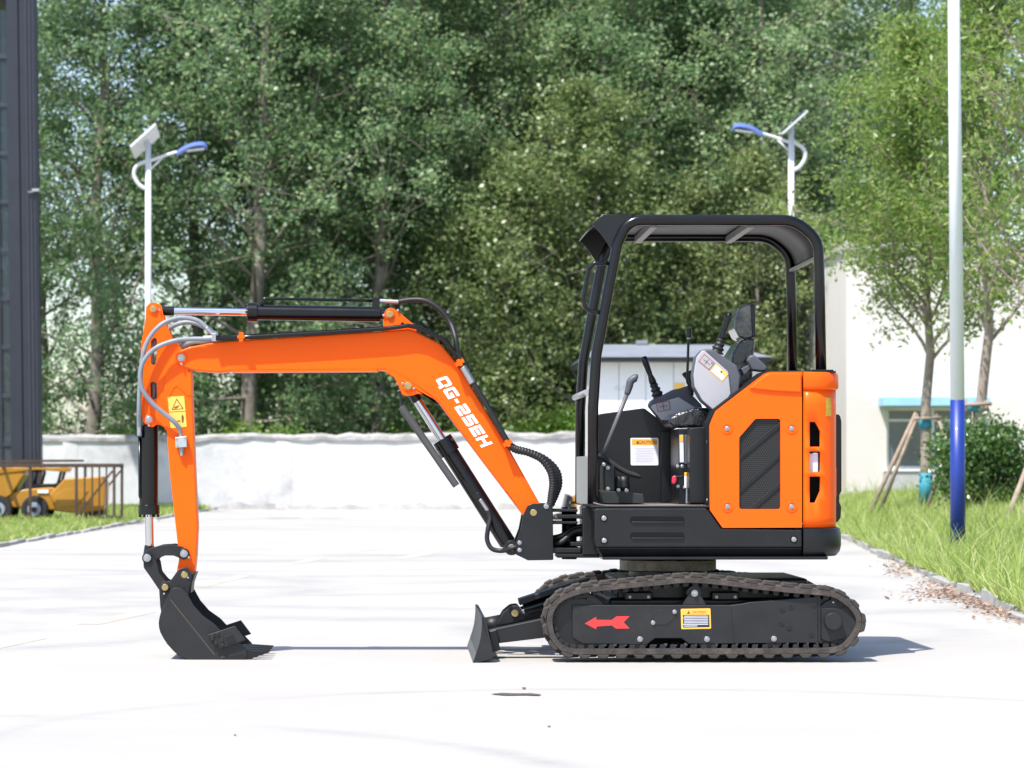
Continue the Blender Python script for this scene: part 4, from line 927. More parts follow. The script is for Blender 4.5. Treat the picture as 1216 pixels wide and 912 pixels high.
# lettering QG-25EH, cut from plain square strokes
def glyphs(txt):
    Wd = 1.0; t = .26; S = {}
    bxs = lambda *r: [[(a, b), (c, b), (c, d), (a, d)] for a, b, c, d in r]
    S['Q'] = [[(.12, 0), (.62, 0), (.62, t), (t, t), (t, 1-t), (.74, 1-t), (.74, t+.1), (1, t+.1), (1, .88), (.88, 1), (.12, 1), (0, .88), (0, .12)], [(.62, .3), (.62+.1, -.14), (1.0, -.14), (.90, .3)]]
    S['G'] = [[(.12, 0), (1, 0), (1, .58), (.48, .58), (.48, .36), (.74, .36), (.74, t), (t, t), (t, 1-t), (1, 1-t), (1, 1), (.12, 1), (0, .88), (0, .12)]]
    S['-'] = bxs((.02, .38, .46, .62))
    S['2'] = [[(0, 0), (1, 0), (1, t), (t, t), (t, .37), (.88, .37), (1, .49), (1, .88), (.88, 1), (0, 1), (0, 1-t), (.74, 1-t), (.74, .63), (.12, .63), (0, .51)]]
    S['5'] = [[(0, 0), (.88, 0), (1, .12), (1, .51), (.88, .63), (t, .63), (t, 1-t), (1, 1-t), (1, 1), (0, 1), (0, .37), (.74, .37), (.74, t), (0, t)]]
    S['E'] = [[(0, 0), (1, 0), (1, t), (t, t), (t, .37), (.95, .37), (.95, .63), (t, .63), (t, 1-t), (1, 1-t), (1, 1), (0, 1)]]
    S['H'] = [[(0, 0), (t, 0), (t, .37), (1-t, .37), (1-t, 0), (1, 0), (1, 1), (1-t, 1), (1-t, .63), (t, .63), (t, 1), (0, 1)]]
    return [S[c] for c in txt]
O = Vector((516.9, 451.0)); E = Vector((571.7, 531.6)); Bv = Vector((13.6, -4.9)); adv = [1, 1, .55, 1, 1, .95, 1]; gap = .17
tot = sum(adv)+gap*(len(adv)-1); ux = (E-O)/tot; cur = 0
for gl, a in zip(glyphs('QG-25EH'), adv):
    mb = MB()
    for lp in gl:
        mb.prism([[tuple(O+ux*(cur+p[0]*(a if a != .55 else 1))+Bv*p[1]) for p in lp]], BN-.0022, BN-.0002, BN)
    mb.build('lettering', WHITE, bm_); cur += a+gap
# hydraulic pipes clipped along the near top edge of the boom
for k, (dy, yy, m_) in enumerate(((0, -.055, 0), (0, -.030, 0), (0, -.005, 0), (-.6, .03, 0))):
    off = k*.4
    P = [(257, 401.5, BN+yy), (300, 400+dy, BN+yy), (380, 395.5+dy, BN+yy), (460, 390.2+dy, BN+yy), (484, 386.8+dy, BN+yy), (497, 389+dy, BN+yy), (525, 402.5, BN+yy), (533, 410, BN+yy), (547, 431, BN+yy)]
    pts = []
    q2 = rp([(p[0], p[1], 7) for p in P], 0, closed=False)
    MB().tube([W(x, y, BN+yy) for x, y in q2], .0125, 10).build('hydraulic_pipe', BLACKG, bm_)
    hose('boom_hose', [(547, 431, BN+yy), (553, 441, BN+yy), (571, 469, BN+yy), (590, 502, BN+yy), (603, 525, BN+yy)], .0155, HOSEB, bm_, smooth=3)
    if k in (0, 3): 
        rod('hose_fitting', (549.5, 435.5, BN+yy-.002), (561, 455, BN+yy-.002), .0185, ZINC, bm_)
for (x, y, an) in ((287, 400.5, 0), (545.5, 431, 57), (602.3, 526.5, 60)):
    c = W(x, y, BN-.01); ca, sa = math.cos(R(an)), math.sin(R(an))
    mb = MB()
    for (a0, a1, b0, b1) in ((-.011, .011, -.026, .026), (-.02, .02, -.009, .009)):
        v = [(c.x+u*ca+w*sa, Y, c.z-u*sa+w*ca) for w in (b0, b1) for Y in (BN-.075, BN+.05) for u in (a0, a1)]
        mb.add(v, [(0, 2, 3, 1), (4, 5, 7, 6), (0, 1, 5, 4), (2, 6, 7, 3), (0, 4, 6, 2), (1, 3, 7, 5)])
        # widen second bar slightly so that no faces coincide
    mb.v = [(x_, y_+(.002 if i >= 8 else 0)*(1 if y_ > BN else -1), z_) for i, (x_, y_, z_) in enumerate(mb.v)]
    mb.build('pipe_clamp', ORANGE, bm_)
for (y0, yy, xx) in ((0, -.05, 0), (3, .05, 7), (1, -.01, 3.5)):      # ribbed hose loop to the bracket
    P = cr([W(x, y, BN+z) for x, y, z in ((602, 526, yy), (612, 533+y0*.2, yy), (628, 537.5, yy), (643+xx*.6, 545+y0*.3, yy), (653.5+xx, 559, yy), (656.5+xx, 574, yy), (655+xx*.6, 588, yy), (653.5, 600, yy))], 14)
    rr_ = [.021+.0028*math.sin(i*2.1) for i in range(len(P))]
    MB().tube(P, rr_, 12).build('ribbed_hose', HOSEB, EX)

# ---- arm cylinder (on top of the boom)
cy = plate('arm_cylinder', [(305, 362.6), (450, 365.2), (455, 366), (455, 380), (450, 381.6), (305, 379.6)], BY-.01, BY+.01, BLACKG, EX, 0, Yref=BY)
bpy.data.objects.remove(cy)
acyl = rod('arm_cylinder', (303, 371, BY), (452, 373.2, BY), .0425, BLACKG, EX, 28)
rod('cylinder_gland', (294, 370.8, BY), (306, 371, BY), .054, BLACKG, acyl, 28)
rod('cylinder_rod', (205, 369.3, BY), (295, 370.8, BY), .0215, CHROME, acyl, 24)
rod('rod_eye', (186, 368.9, BY), (207, 369.4, BY), .026, BLACKG, acyl, 20)
rod('cylinder_foot', (451, 373.2, BY), (463, 373.4, BY), .030, BLACKG, acyl, 20)
for a in range(0, 360, 60): knob_ = MB().tube([W(292, 370.8, BY)+Vector((0, .044*math.cos(R(a)), .044*math.sin(R(a)))), W(296, 370.8, BY)+Vector((0, .044*math.cos(R(a)), .044*math.sin(R(a))))], .008, 6).build('gland_bolt', BLACK, acyl)
MB().tube([W(x, y, BY-.02) for x, y in rp([(311, 364), (311.5, 354.5, 4), (445, 357.2)], 0, closed=False)], .0085, 8).build('cylinder_pipe', BLACKG, acyl)
MB().box(W(442, 0, BY).x, W(451, 0, BY).x, BY-.035, BY+.015, W(0, 368, BY).z, W(0, 353.5, BY).z).build('pipe_block', BLACKG, acyl, .004)
rod('hose_fitting', (450, 357.3, BY-.02), (474, 358.5, BY-.02), .0125, ZINC, acyl)
hose('cylinder_hose', [(473, 358.4, BY-.02), (490, 356, BY-.02), (506, 357.5, BY-.03), (522, 367, BY-.04), (535, 384, BY-.05), (541, 402, BN-.02), (543.5, 420, BN-.02), (546, 434, BN-.02)], .0155, HOSEB, EX)

# ---- boom cylinder and its guard bar
bc = rod('boom_cylinder', (528, 527, BY), (603, 645, BY), .047, BLACKG, EX, 28)
rod('cylinder_gland', (524.5, 521.5, BY), (535, 538, BY), .058, BLACKG, bc, 28)
rod('cylinder_rod', (494, 473.5, BY), (526, 524, BY), .0255, CHROME, bc, 24)
rod('rod_eye', (484.5, 458.3, BY), (496, 476.5, BY), .030, BLACKG, bc, 20)
rod('cylinder_foot', (601, 642, BY), (608, 652, BY), .040, BLACK, bc, 20)
knob('foot_pin', 607.5, 650.5, BN-.03, .020, .006, IRON, bc, 18); plate('foot_eye', circ(607.5, 650.5, 9, 24), BN-.03, BY+BH+.03, BLACK, bc, .003)
rod('rod_guard', (476.5, 483, BN-.02), (542, 577, BN-.02), .0205, mat('dark_grey_guard', (0.06, 0.06, 0.062), 0.5, var=0.1), bc, 16)
rod('guard_link', (474.5, 465, BN-.015), (478, 485, BN-.02), .008, BLACK, bc, 8)
rod('guard_knob', (472, 465.5, BN-.015), (475.5, 464.5, BN-.015), .010, BLACK, bc, 10)
for x, y in ((519.5, 533.5), (537, 522)): knob('gland_bolt', x, y, BY-.03, .008, .02, BLACK, bc, 8, .001)
rod('pipe_port', (566, 585.5, BY-.05), (570, 591.5, BY-.05), .017, BLACK, bc, 10); rod('hose_fitting', (570, 592.5, BY-.055), (580, 607.5, BY-.055), .0115, ZINC, bc, 10)
hose('cylinder_hose', [(579, 606, BY-.055), (582, 615, BY-.06), (579.5, 628, BY-.07), (578.5, 641, BY-.07), (584, 651.5, BY-.08), (596, 654, BY-.09), (608, 651, BN-.05), (619, 647.5, BN-.03)], .0135, HOSEB, EX)

# ---- stick
SN = BN+.015; SF = BY+BH-.015
stick = rp([(224, 440), (227.5, 441), (228.3, 477), (231.5, 560), (234.5, 626), (233, 660), (231, 680, 4), (225, 691, 6), (213, 690, 6), (210, 677), (212.5, 665), (211, 647), (201.5, 560), (198.5, 520), (195, 480, 10), (194.5, 452, 14), (201, 432, 14), (210, 419, 10), (222, 414, 6), (229, 424)], 0)
stk = plate('stick', stick, SN, SF, ORANGE, EX, .007, seg=3)
brk = rp([(173.5, 364.5), (178, 360, 4), (184, 359.5, 5), (191.5, 362, 5), (195, 379), (204.5, 401), (216, 414.5), (224, 424), (215, 450), (205, 512), (197.5, 512), (194.5, 507, 4), (187, 503.5, 4), (180, 508, 4), (170, 501.5, 5), (167.6, 490.5), (166, 448), (167.6, 409), (173, 378)], 0)
sl1 = rp([(179.3, 432, 3), (179.3, 404, 3), (184, 400, 3), (186.5, 404, 2), (186, 430, 3), (183, 434, 2)], 0); sl2 = rp([(179, 471, 3), (178.5, 455, 3), (182.5, 452.5, 2), (186.3, 456, 2), (186.3, 472, 2), (183, 475.5, 3)], 0)
for Ya in (SN+.008, SF-.026): plate('stick_bracket', brk, Ya, Ya+.018, ORANGE, stk, .003, [sl1, sl2], Yref=SN+.008)
plate('bracket_back', [(168.5, 492), (167, 448), (168.6, 409), (174, 379), (176, 379.5), (170.8, 409.5), (169.2, 448), (170.6, 492)], SN+.026, SF-.026, ORANGE, stk, .001, Yref=SN)
pin(182.2, 367, SN+.008, BRASS, stk, .018, ORANGE, .028); pin(176.6, 497.8, SN+.008, ZINC, stk, .018, ORANGE, .030)
for (x, y) in ((189.5, 367.8), (177, 505.5)): knob('grease_fitting', x, y, SN, .006, .010, ZINC, stk, 8, .001)
plate('top_seam', rp([(199, 470), (205, 457, 4), (210, 454.5, 3), (222, 466), (225, 462), (226.6, 470), (222.5, 470), (210, 458.5, 2), (206, 461, 3), (200.5, 473)], 0), SN-.004, SN, ORANGE, stk, .002)
ws_ = plate('warning_label', rp([(199, 471.2), (218.6, 470), (221.8, 506.8), (202.5, 508.6)], 1), SN-.0016, SN, STYEL2, stk, 0)
plate('label_line', [(201.5, 489), (219.6, 488), (219.7, 488.7), (201.6, 489.7)], SN-.0022, SN-.0016, STBRN, ws_, 0)
plate('label_triangle', rp([(209.8, 473), (218.3, 485.7), (203.6, 486.9)], .6), SN-.0022, SN-.0016, STBRN, ws_, 0, [[(209.9, 475), (216.4, 485), (205.2, 485.8)]])
plate('label_mark', [(206.8, 482.8), (209.4, 482.6), (212.2, 481), (212.4, 483), (209.6, 485), (207, 485.1)], SN-.0022, SN-.0016, STBRN, ws_, 0)
plate('label_figure', [(216, 492.5), (217.2, 492.4), (217.4, 494), (218.3, 494.2), (218.3, 498.2), (217.8, 502), (216.3, 502), (215.6, 498), (215.3, 494.4), (215.9, 494.1)], SN-.0022, SN-.0016, STBRN, ws_, 0)
plate('label_arrow', [(209.5, 499.6), (212, 499.5), (212, 498.7), (215, 500), (212.2, 501.2), (212.1, 500.4), (209.5, 500.5)], SN-.0022, SN-.0016, STBRN, ws_, 0)
vb = plate('valve_block', rp([(207.8, 519.5), (221.2, 517.6), (222, 530.8), (208.6, 532)], .8), SN-.045, SN, mat('bare_steel', (0.50, 0.51, 0.52), 0.38, metal=0.7, var=0.12, vscale=12), stk, .003)
rod('valve_fitting', (214.8, 519, SN-.022), (214, 512.5, SN-.022), .011, ZINC, vb, 10); rod('valve_plug', (215, 531, SN-.022), (215.6, 536.5, SN-.022), .0165, IRON, vb, 6); rod('valve_plug', (215.6, 536, SN-.022), (215.8, 541.5, SN-.022), .011, ZINC, vb, 10)
for (x, y) in ((210, 521.5), (219.5, 520.3), (210.5, 530)): knob('block_bolt', x, y, SN-.045, .005, .003, IRON, vb, 8, 0)
# grey hoses round the stick head
hose('stick_hose', [(258, 400.5, BN-.03), (246, 402.5, BN-.035), (228, 402.5, SN-.05), (206, 405, SN-.06), (184, 414, SN-.07), (170.5, 429, SN-.07), (166.5, 446, SN-.07), (170, 464, SN-.065), (182, 480, SN-.055), (196, 492, SN-.05), (207, 501, SN-.045), (213, 509, SN-.03), (214.3, 514.5, SN-.024)], .0135, HOSEG, EX)
hose('stick_hose', [(258, 399.5, BN-.01), (249, 393.5, BN-.01), (238, 382.5, BN-.01), (225, 378, BN-.01), (210, 378, SN-.03), (193, 384.5, SN-.05), (179.5, 398, SN-.06), (171.5, 415, SN-.06), (168, 436, SN-.05), (166, 460, SN-.03), (165.2, 485, SN-.02), (165.2, 505, BY-.06), (165.6, 518, BY-.06)], .0135, HOSEG, EX)
hose('stick_hose', [(258, 398.5, BN+.03), (247, 391, BN+.03), (232, 384, BN+.04), (218, 383, BN+.05), (204, 388, BN+.06), (196, 396, BN+.07), (186, 404, BN+.07), (180, 415, BN+.07), (182, 440, BN+.07), (183, 465, BN+.07), (182, 480, BN+.07)], .0135, HOSEG, EX)
hose('stick_hose', [(258, 402.5, BN+.03), (243, 405.5, BN+.02), (228, 406.5, BN+.03), (216, 411.5, BN+.05), (200, 425, BN+.06)], .0135, HOSEG, EX)
for (a, b_, yy) in (((241, 401.6), (254.5, 401.2), -.033), ((245, 389), (253.5, 397), -.01), ((243, 387.5), (252, 394.5), .03)): rod('hose_fitting', (*a, BN+yy), (*b_, BN+yy), .0158, ZINC, EX, 10)
MB().box(W(252, 0, BN).x, W(257.5, 0, BN).x, BN-.065, BN+.06, W(0, 406, BN).z, W(0, 396, BN).z).build('fitting_block', ZINC, EX, .003)

# ---- bucket cylinder
kc = rod('bucket_cylinder', (176.8, 505, BY), (176.6, 601, BY), .0525, BLACKG, EX, 28)
rod('cylinder_head', (176.6, 498, BY), (176.7, 512, BY), .036, BLACK, kc, 20)
rod('cylinder_collar', (176.7, 509, BY), (176.7, 513, BY), .0535, BLACKG, kc, 28)
rod('cylinder_gland', (176.9, 599.5, BY), (177, 611, BY), .060, BLACKG, kc, 28)
rod('cylinder_rod', (177, 610, BY), (177.8, 650, BY), .0235, CHROME, kc, 24)
rod('rod_eye', (177.8, 648, BY), (175.5, 664, BY), .029, BLACK, kc, 20)
for a in range(0, 360, 60): MB().tube([W(177, 611, BY)+Vector((.05*math.cos(R(a)), .05*math.sin(R(a)), 0)), W(177, 614, BY)+Vector((.05*math.cos(R(a)), .05*math.sin(R(a)), 0))], .009, 6).build('gland_bolt', BLACK, kc)
MB().tube([W(x, y, BY-.03) for x, y in rp([(165.6, 516), (166, 590, 6), (172, 598)], 0, closed=False)], .008, 8).build('cylinder_pipe', BLACKG, kc)
MB().box(W(163.3, 0, BY-.05).x, W(169, 0, BY-.05).x, BY-.06, BY-.02, W(0, 520, BY).z, W(0, 513, BY).z).build('pipe_block', BLACK, kc, .003)
rod('hose_fitting', (165.3, 503, BY-.06), (165.5, 514, BY-.06), .012, ZINC, kc, 10)

# ---- bucket linkage
LN = BN-.045
arc = rp([(169.5, 661, 3), (171, 656, 4), (178.5, 651, 6), (190, 647.6), (205, 646.5), (217, 649.5, 6), (225, 656, 5), (225, 661, 4), (218.5, 665, 4), (212.5, 662.5, 3), (206, 659.7), (196, 659.7), (188, 662.8), (183.5, 667, 3), (179, 671, 3), (172, 669, 3)], 0)
for Ya in (LN+.026, BY+BH+.02): plate('side_link', arc, Ya, Ya+.022, CHAR, EX, .003, Yref=LN+.026)
hl = rp([(170, 664, 4), (175, 658, 4), (183, 662, 4), (186, 668), (188, 680, 8), (195.5, 689), (203, 693.5, 5), (203.5, 700, 5), (196, 705, 5), (188.5, 700, 4), (178, 684.5), (170.5, 674, 5)], 0)
bkl = plate('bucket_link', hl, LN+.002, LN+.024, CHAR, EX, .003); plate('link_cheek', hl, BY+BH+.044, BY+BH+.066, CHAR, bkl, .003, Yref=LN)
for (x, y, Y, m_, bs) in ((174.7, 662.6, LN+.002, ZINC, .028), (218.4, 657.5, LN+.026, ZINC, .030), (196, 697.5, LN+.002, BRASS, .028), (219, 682.6, LN+.012, BRASS, .032)):
    plate('pin_boss', circ(x, y, bs*ppm(Y), 24), Y-.012, BY+BH+.07-.002*(x > 200), CHAR, bkl, .004, Yref=Y); knob('pin', x, y, Y-.012, .019, .006, m_, bkl, 20)
for (x, y) in ((224.5, 662), (223.5, 686), (195, 705)): knob('grease_fitting', x, y, LN, .006, .014, ZINC, bkl, 8, .001)

# ---- bucket
KN, KF = .25, .83
sidep = rp([(200.8, 706, 5), (204, 699.5, 4), (207.5, 698), (214.5, 698, 5), (221.5, 704, 5), (229.5, 718.5), (240, 730.5), (254, 740.5), (262.5, 749.5), (284, 762), (292.8, 771), (293, 784.2), (266.5, 784.2), (223, 783.2), (212, 778.8), (198.5, 765), (190.3, 751), (188.3, 740), (191, 727), (196, 717)], 0)
bk = plate('bucket', sidep, KN, KN+.014, CHAR, EX, .003)
plate('bucket_side', sidep, KF-.014, KF, CHAR, bk, .003, Yref=KN)
back = cr([(207, 697.5, 0), (201, 707, 0), (195, 718, 0), (190.5, 728, 0), (188.3, 740, 0), (190.3, 751, 0), (198.5, 765, 0), (212, 778.8, 0), (223, 783.2, 0), (245, 784.1, 0), (266.5, 784.2, 0)], 5)
inn = []
for i, p in enumerate(back):
    t = (back[min(i+1, len(back)-1)]-back[max(i-1, 0)]).normalized(); inn.append((p.x+t.y*2.6, p.y-t.x*2.6))
plate('bucket_shell', [(p.x, p.y) for p in back]+inn[::-1], KN+.013, KF-.013, CHAR, bk, .002, Yref=KN)
plate('cutting_lip', [(262, 784.3), (262, 780.5), (284, 776.5), (293, 779), (293, 784.3)], KN-.004, KF+.004, BLACK, bk, .002, Yref=KN)
plate('crease_weld', [(201.5, 712), (202.6, 711.4), (255.5, 777.5), (254.3, 778.2)], KN-.0015, KN, mat('weld_seam', (0.06, 0.048, 0.035), 0.6, var=0.2), bk, 0)
for Ya in (.395, .645): plate('bucket_ear', rp([(188.8, 699), (192, 688, 6), (201, 691.5, 4), (212, 676, 8), (222, 673, 5), (228, 681, 5), (227, 690, 5), (223, 706), (205, 712), (191.5, 728), (190.2, 720)], 0), Ya, Ya+.02, CHAR, bk, .003, Yref=.395)
plate('dirt_guard', [(228, 681), (232.5, 679.5), (228, 692), (226.5, 704), (223.5, 704), (225, 690)], .42, .64, CHAR, bk, .002, Yref=.42)
for (Ya, Yb) in ((KN-.022, KN-.002), (KF+.002, KF+.022)):
    c_ = plate('side_cutter', [(247.2, 753.6), (279, 743), (291.8, 760), (262.5, 770)], Ya, Yb, CHAR, bk, .003, Yref=KN)
    if Ya < KN:
        for x, y in ((253, 754.5), (252, 758.5), (258.5, 753), (263.5, 760.5), (256.5, 763.5), (264.5, 766)): knob('cutter_bolt', x, y, Ya, .011, .008, CHAR, c_, 8)
        plate('cutter_pad', [(267, 756), (275.5, 752.3), (281, 761), (271, 765)], Ya-.003, Ya, BLACK, c_, .001, Yref=KN)
for i in range(4):
    Ya = KN+.004+i*(KF-KN-.088)/3
    T = [(272, 781.6), (272, 775.5), (285, 771.5), (300, 772.5), (319.5, 773.6), (320, 775), (305, 780), (294, 784), (284, 784)]
    v = []
    mbt = MB(); w = .08
    q = [W(x, y, KN) for x, y in T]; n_ = len(q)
    for s_ in (0, 1):
        for p, (x, y) in zip(q, T):
            k = max(0, (x-292)/28)*.25
            v.append((p.x, Ya+(w*k if s_ == 0 else w*(1-k)), p.z))
    mbt.add(v, [tuple(range(n_)), tuple(range(n_, 2*n_))[::-1]]+[((j+1) % n_, j, j+n_, (j+1) % n_+n_) for j in range(n_)])
    bm2 = mbt.build('tooth', BLACK, bk, .003)

# ---- upper body: skirt, counterweight, covers
UN, UF = .10, 1.40
sk = plate('body_skirt', rp([(706.5, 603.5, 2), (838.5, 603.2), (843, 608), (857, 627.8, 5), (952.6, 629), (952.6, 650.2), (708.6, 650.2), (706, 640)], 0), UN, UF, BLACK, EX, .012, seg=3)
q0 = [(W(x, 651, UN).x, W(0, y, UN).z) for x, y in ((709, 650.6), (952.5, 650.6), (952.5, 661.6), (716.5, 661.6))]
yi = [UN-.001, UN-.001, UN+.045, UN+.045]
MB().add([(p[0], y_, p[1]) for p, y_ in zip(q0, yi)]+[(p[0], UF-.002, p[1]) for p in q0], [(3, 2, 1, 0), (4, 5, 6, 7), (0, 1, 5, 4), (1, 2, 6, 5), (2, 3, 7, 6), (3, 0, 4, 7)]).build('skirt_lower_edge', BLACK, sk, .004)
plate('base_plate', [(715, 661.5), (984, 661), (983, 664.6), (716, 664.8)], UN+.01, UF-.01, BLACK, EX, .003, Yref=UN)
for y in (613.2, 632.2):
    plate('skirt_groove_shade', rp([(748, y), (813, y), (813, y+8.6), (748, y+8.6)], 4.2), UN-.002, UN+.001, DARK, sk, 0)  # flat dark pill paints the shade in the pressed groove
    plate('rib_lip', rp([(750, y+5.8), (812, y+5.8), (812, y+8.8), (750, y+8.8)], 1.3), UN-.009, UN-.002, BLACK, sk, .003)
for x, y in ((717.2, 615.3), (717.5, 641.8), (942.8, 640.6)):
    knob('bolt_cup', x, y, UN, .021, .002, DARK, sk, 20, 0); knob('skirt_bolt', x, y, UN-.002, .0125, .008, ZINC, sk, 12)  # dark disc paints the shade of the recess round each bolt
def planloop(xa, xb, rad, inset=0.0, n=7):                          # plan of the rounded tail: near side, curved tail, far side
    P = []
    a = W(xa, 0, UN).x; b = W(xb, 0, UN+.25).x-inset; y0, y1 = UN+inset, UF-inset
    P.append((a, y0))
    for k in range(n+1):
        t = math.pi/2*k/n; P.append((b-rad+rad*math.sin(t), y0+rad-rad*math.cos(t)))
    for k in range(n+1):
        t = math.pi/2*k/n; P.append((b-rad+rad*math.cos(t), y1-rad+rad*math.sin(t)))
    P.append((a, y1)); return P
def tail(name, xa, xb, rad, rows, m, parent, bevel=.006):            # rows: (photo y, inset)
    v = []; f = []; n = None
    for y, ins in rows:
        P = planloop(xa, xb, rad, ins); n = len(P); z = HC-(y-PY)/ppm(UN); v += [(p[0], p[1], z) for p in P]
    for i in range(len(rows)-1):
        for k in range(n): f.append((i*n+k, (i+1)*n+k, (i+1)*n+(k+1) % n, i*n+(k+1) % n))
    f += [tuple(range(n)), tuple((len(rows)-1)*n+k for k in range(n))[::-1]]
    bm = MB().add(v, f, True); return bm.build(name, m, parent, sharp=38)
tail('counterweight', 954.2, 996, .17, [(627, .014), (628.5, .004), (634, 0), (648, 0), (655, .006), (660, .022), (661, .03)], BLACK, EX)
tail('tail_cap', 954.2, 992.6, .16, [(441.5, .012), (442.5, .004), (446, 0), (459, 0), (461, .003), (463, .014)], ORANGE2, EX)
# tail cover with three vents (grid with openings, thickened)
us = [954.2, 961.8, 968.5, 975.2]; 
P = planloop(954.2, 992.6, .16, .012); 
a0 = W(954.2, 0, UN).x
near = [(W(x, 0, UN).x, UN+.012) for x in us]
bcx = W(992.6, 0, UN+.25).x-.012; rad = .16
plan = near+[(bcx-rad+rad*math.sin(t), UN+.012+rad-rad*math.cos(t)) for t in [math.pi/2*k/8 for k in range(9)] if bcx-rad+rad*math.sin(t) > near[-1][0]+.008]+[(bcx, .6), (bcx, 1.1)]
plan += [(bcx-rad+rad*math.cos(t), UF-.012-rad+rad*math.sin(t)) for t in [math.pi/2*k/5 for k in range(6)]]+[(a0, UF-.012)]
# project near grid onto the rounded plan
def onplan(x):
    if x <= bcx-rad: return UN+.012
    s = (x-(bcx-rad))/rad; return UN+.012+rad-rad*math.sqrt(max(0, 1-s*s))
plan = [(p[0], onplan(p[0])) if i < 4 else p for i, p in enumerate(plan)]
rowsY = [462.5, 480, 501, 512, 530.5, 536.2, 560.3, 566, 583, 597, 615, 626.5]
nP = len(plan); v = []; f = []
for y in rowsY: v += [(p[0], p[1], HC-(y-PY)/ppm(UN)) for p in plan]
idx = lambda r, c: r*nP+c
for r in range(len(rowsY)-1):
    for c in range(nP-1):
        q = [idx(r, c), idx(r+1, c), idx(r+1, c+1), idx(r, c+1)]
        if c in (1, 2):
            if r in (3, 5, 7): continue
            if r == 2:
                if c == 1: continue
                f.append((idx(r, 2), idx(r+1, 3), idx(r, 3))); continue
            if r == 8:
                if c == 1: continue
                f.append((idx(r+1, 2), idx(r+1, 3), idx(r, 3))); continue
        f.append(tuple(q))
tc_ = MB().add(v, f, True).build('tail_cover', ORANGE2, EX, sharp=40)
s_ = tc_.modifiers.new('solidify', 'SOLIDIFY'); s_.thickness = .012; s_.offset = -1
MB().box(W(957, 0, .2).x, W(982, 0, .2).x, .2, 1.2, W(0, 620, .2).z, W(0, 470, .2).z).build('engine_bay', DARK, EX, .01)
plate('coolant_tank', rp([(960.5, 538), (972, 538), (972, 566), (960.5, 566)], 1.5), .14, .195, TANK, EX, .008, Yref=.14)
plate('tail_label', [(980, 471.5), (989.5, 472.5), (989.8, 493), (981, 494.5)], .16, .162, STYEL2, EX, 0, Yref=.16) if False else None
# yellow label curved on the tail corner
v = []
for y in (472, 494):
    for x in (980.5, 983, 985.5, 988):
        X = W(x, 0, UN+.03).x; v.append((X+.0012, onplan(X)-.0015, HC-(y-PY)/ppm(UN)))
MB().add(v, [(k, k+4, k+5, k+1) for k in range(3)], True).build('warning_label', mat('ochre_label', (0.62, 0.40, 0.03), 0.5, col2=(0.42, 0.25, 0.02), vscale=60), tc_)
gd = rp([(990, 492), (997.5, 492, 4), (999.5, 500), (999.5, 583), (997, 588), (997, 596), (999.3, 602), (998.5, 615), (995, 620, 3), (990, 620)], 0)
plate('tail_guard', gd, .42, 1.25, BLACK, EX, .008, Yref=.42)
plate('tail_light', [(990.5, 555), (993.5, 555), (993.5, 590), (990.5, 590)], .36, .42, RED, EX, .004, Yref=.36)
# engine side cover
cov = rp([(843.2, 606), (842.8, 505, 14), (850, 488, 10), (908, 443.5, 8), (914, 441.6, 4), (952.3, 441.4), (952.3, 626.4), (858, 626.8, 3), (845.5, 609, 3)], 0)
gr = rp([(877.8, 603, 3), (877.8, 519.5, 5), (897, 497.2, 5), (926.8, 497.2, 3), (926.8, 604.6, 3), (880, 604.6, 3)], 0)
ec = plate('engine_cover', cov, UN, UN+.035, ORANGE2, EX, .010, [gr], seg=3)
plate('cover_frame', rp([(841, 607), (840.5, 504, 14), (848.5, 486, 10), (907, 441.5, 8), (913, 439.6, 4), (952.3, 439.6), (952.3, 626), (858, 626)], 0), UN+.036, .42, DARK, EX, .006, Yref=UN)
plate('cover_deck', [(908, 447), (952.3, 447), (952.3, 626), (858, 626), (908, 520)], .421, 1.38, DARK, EX, .006, Yref=UN)
up = rp([(896, 463), (911, 446.5, 6), (915, 443.2, 4), (951.5, 443.2), (951.5, 468), (925, 465)], 0)
plate('cover_shoulder', rp([(889.5, 461), (908.5, 445.2, 6), (914, 443, 4), (951.6, 443), (951.6, 466), (920, 464.5), (897, 462)], 0), UN-.014, UN, ORANGE2, ec, .010, seg=3)
MESH = bpy.data.materials.new('perforated_black_steel'); MESH.use_nodes = True
N, L = nodes(MESH); b = N['Principled BSDF']; tcn = N.new('ShaderNodeTexCoord'); sxy = N.new('ShaderNodeSeparateXYZ'); L.new(tcn.outputs['Object'], sxy.inputs[0])
def mm(op, a, bb=0.0):
    x = N.new('ShaderNodeMath'); x.operation = op
    for i, q in enumerate((a, bb)):
        if isinstance(q, (int, float)): x.inputs[i].default_value = q
        else: L.new(q, x.inputs[i])
    return x.outputs[0]
row = mm('DIVIDE', sxy.outputs['Z'], .0112); rf = mm('FLOOR', row); odd = mm('MULTIPLY', mm('MODULO', rf, 2.0), .5)
cxn = mm('SUBTRACT', mm('FRACT', mm('ADD', mm('DIVIDE', sxy.outputs['X'], .0130), odd)), .5); cyn = mm('MULTIPLY', mm('SUBTRACT', mm('FRACT', row), .5), .87)
dd = mm('SQRT', mm('ADD', mm('MULTIPLY', cxn, cxn), mm('MULTIPLY', cyn, cyn))); hole = mm('LESS_THAN', dd, .34)
mix = N.new('ShaderNodeMixRGB'); mix.inputs['Color1'].default_value = (.020, .020, .0195, 1); mix.inputs['Color2'].default_value = (.004, .004, .004, 1); L.new(hole, mix.inputs['Fac']); L.new(mix.outputs[0], b.inputs['Base Color']); b.inputs['Roughness'].default_value = .45  # darkness of the perforations painted as dots on a solid plate
rgh = N.new('ShaderNodeMapRange'); rgh.inputs['To Min'].default_value = .4; rgh.inputs['To Max'].default_value = 1.0; L.new(hole, rgh.inputs['Value']); L.new(rgh.outputs[0], b.inputs['Roughness'])
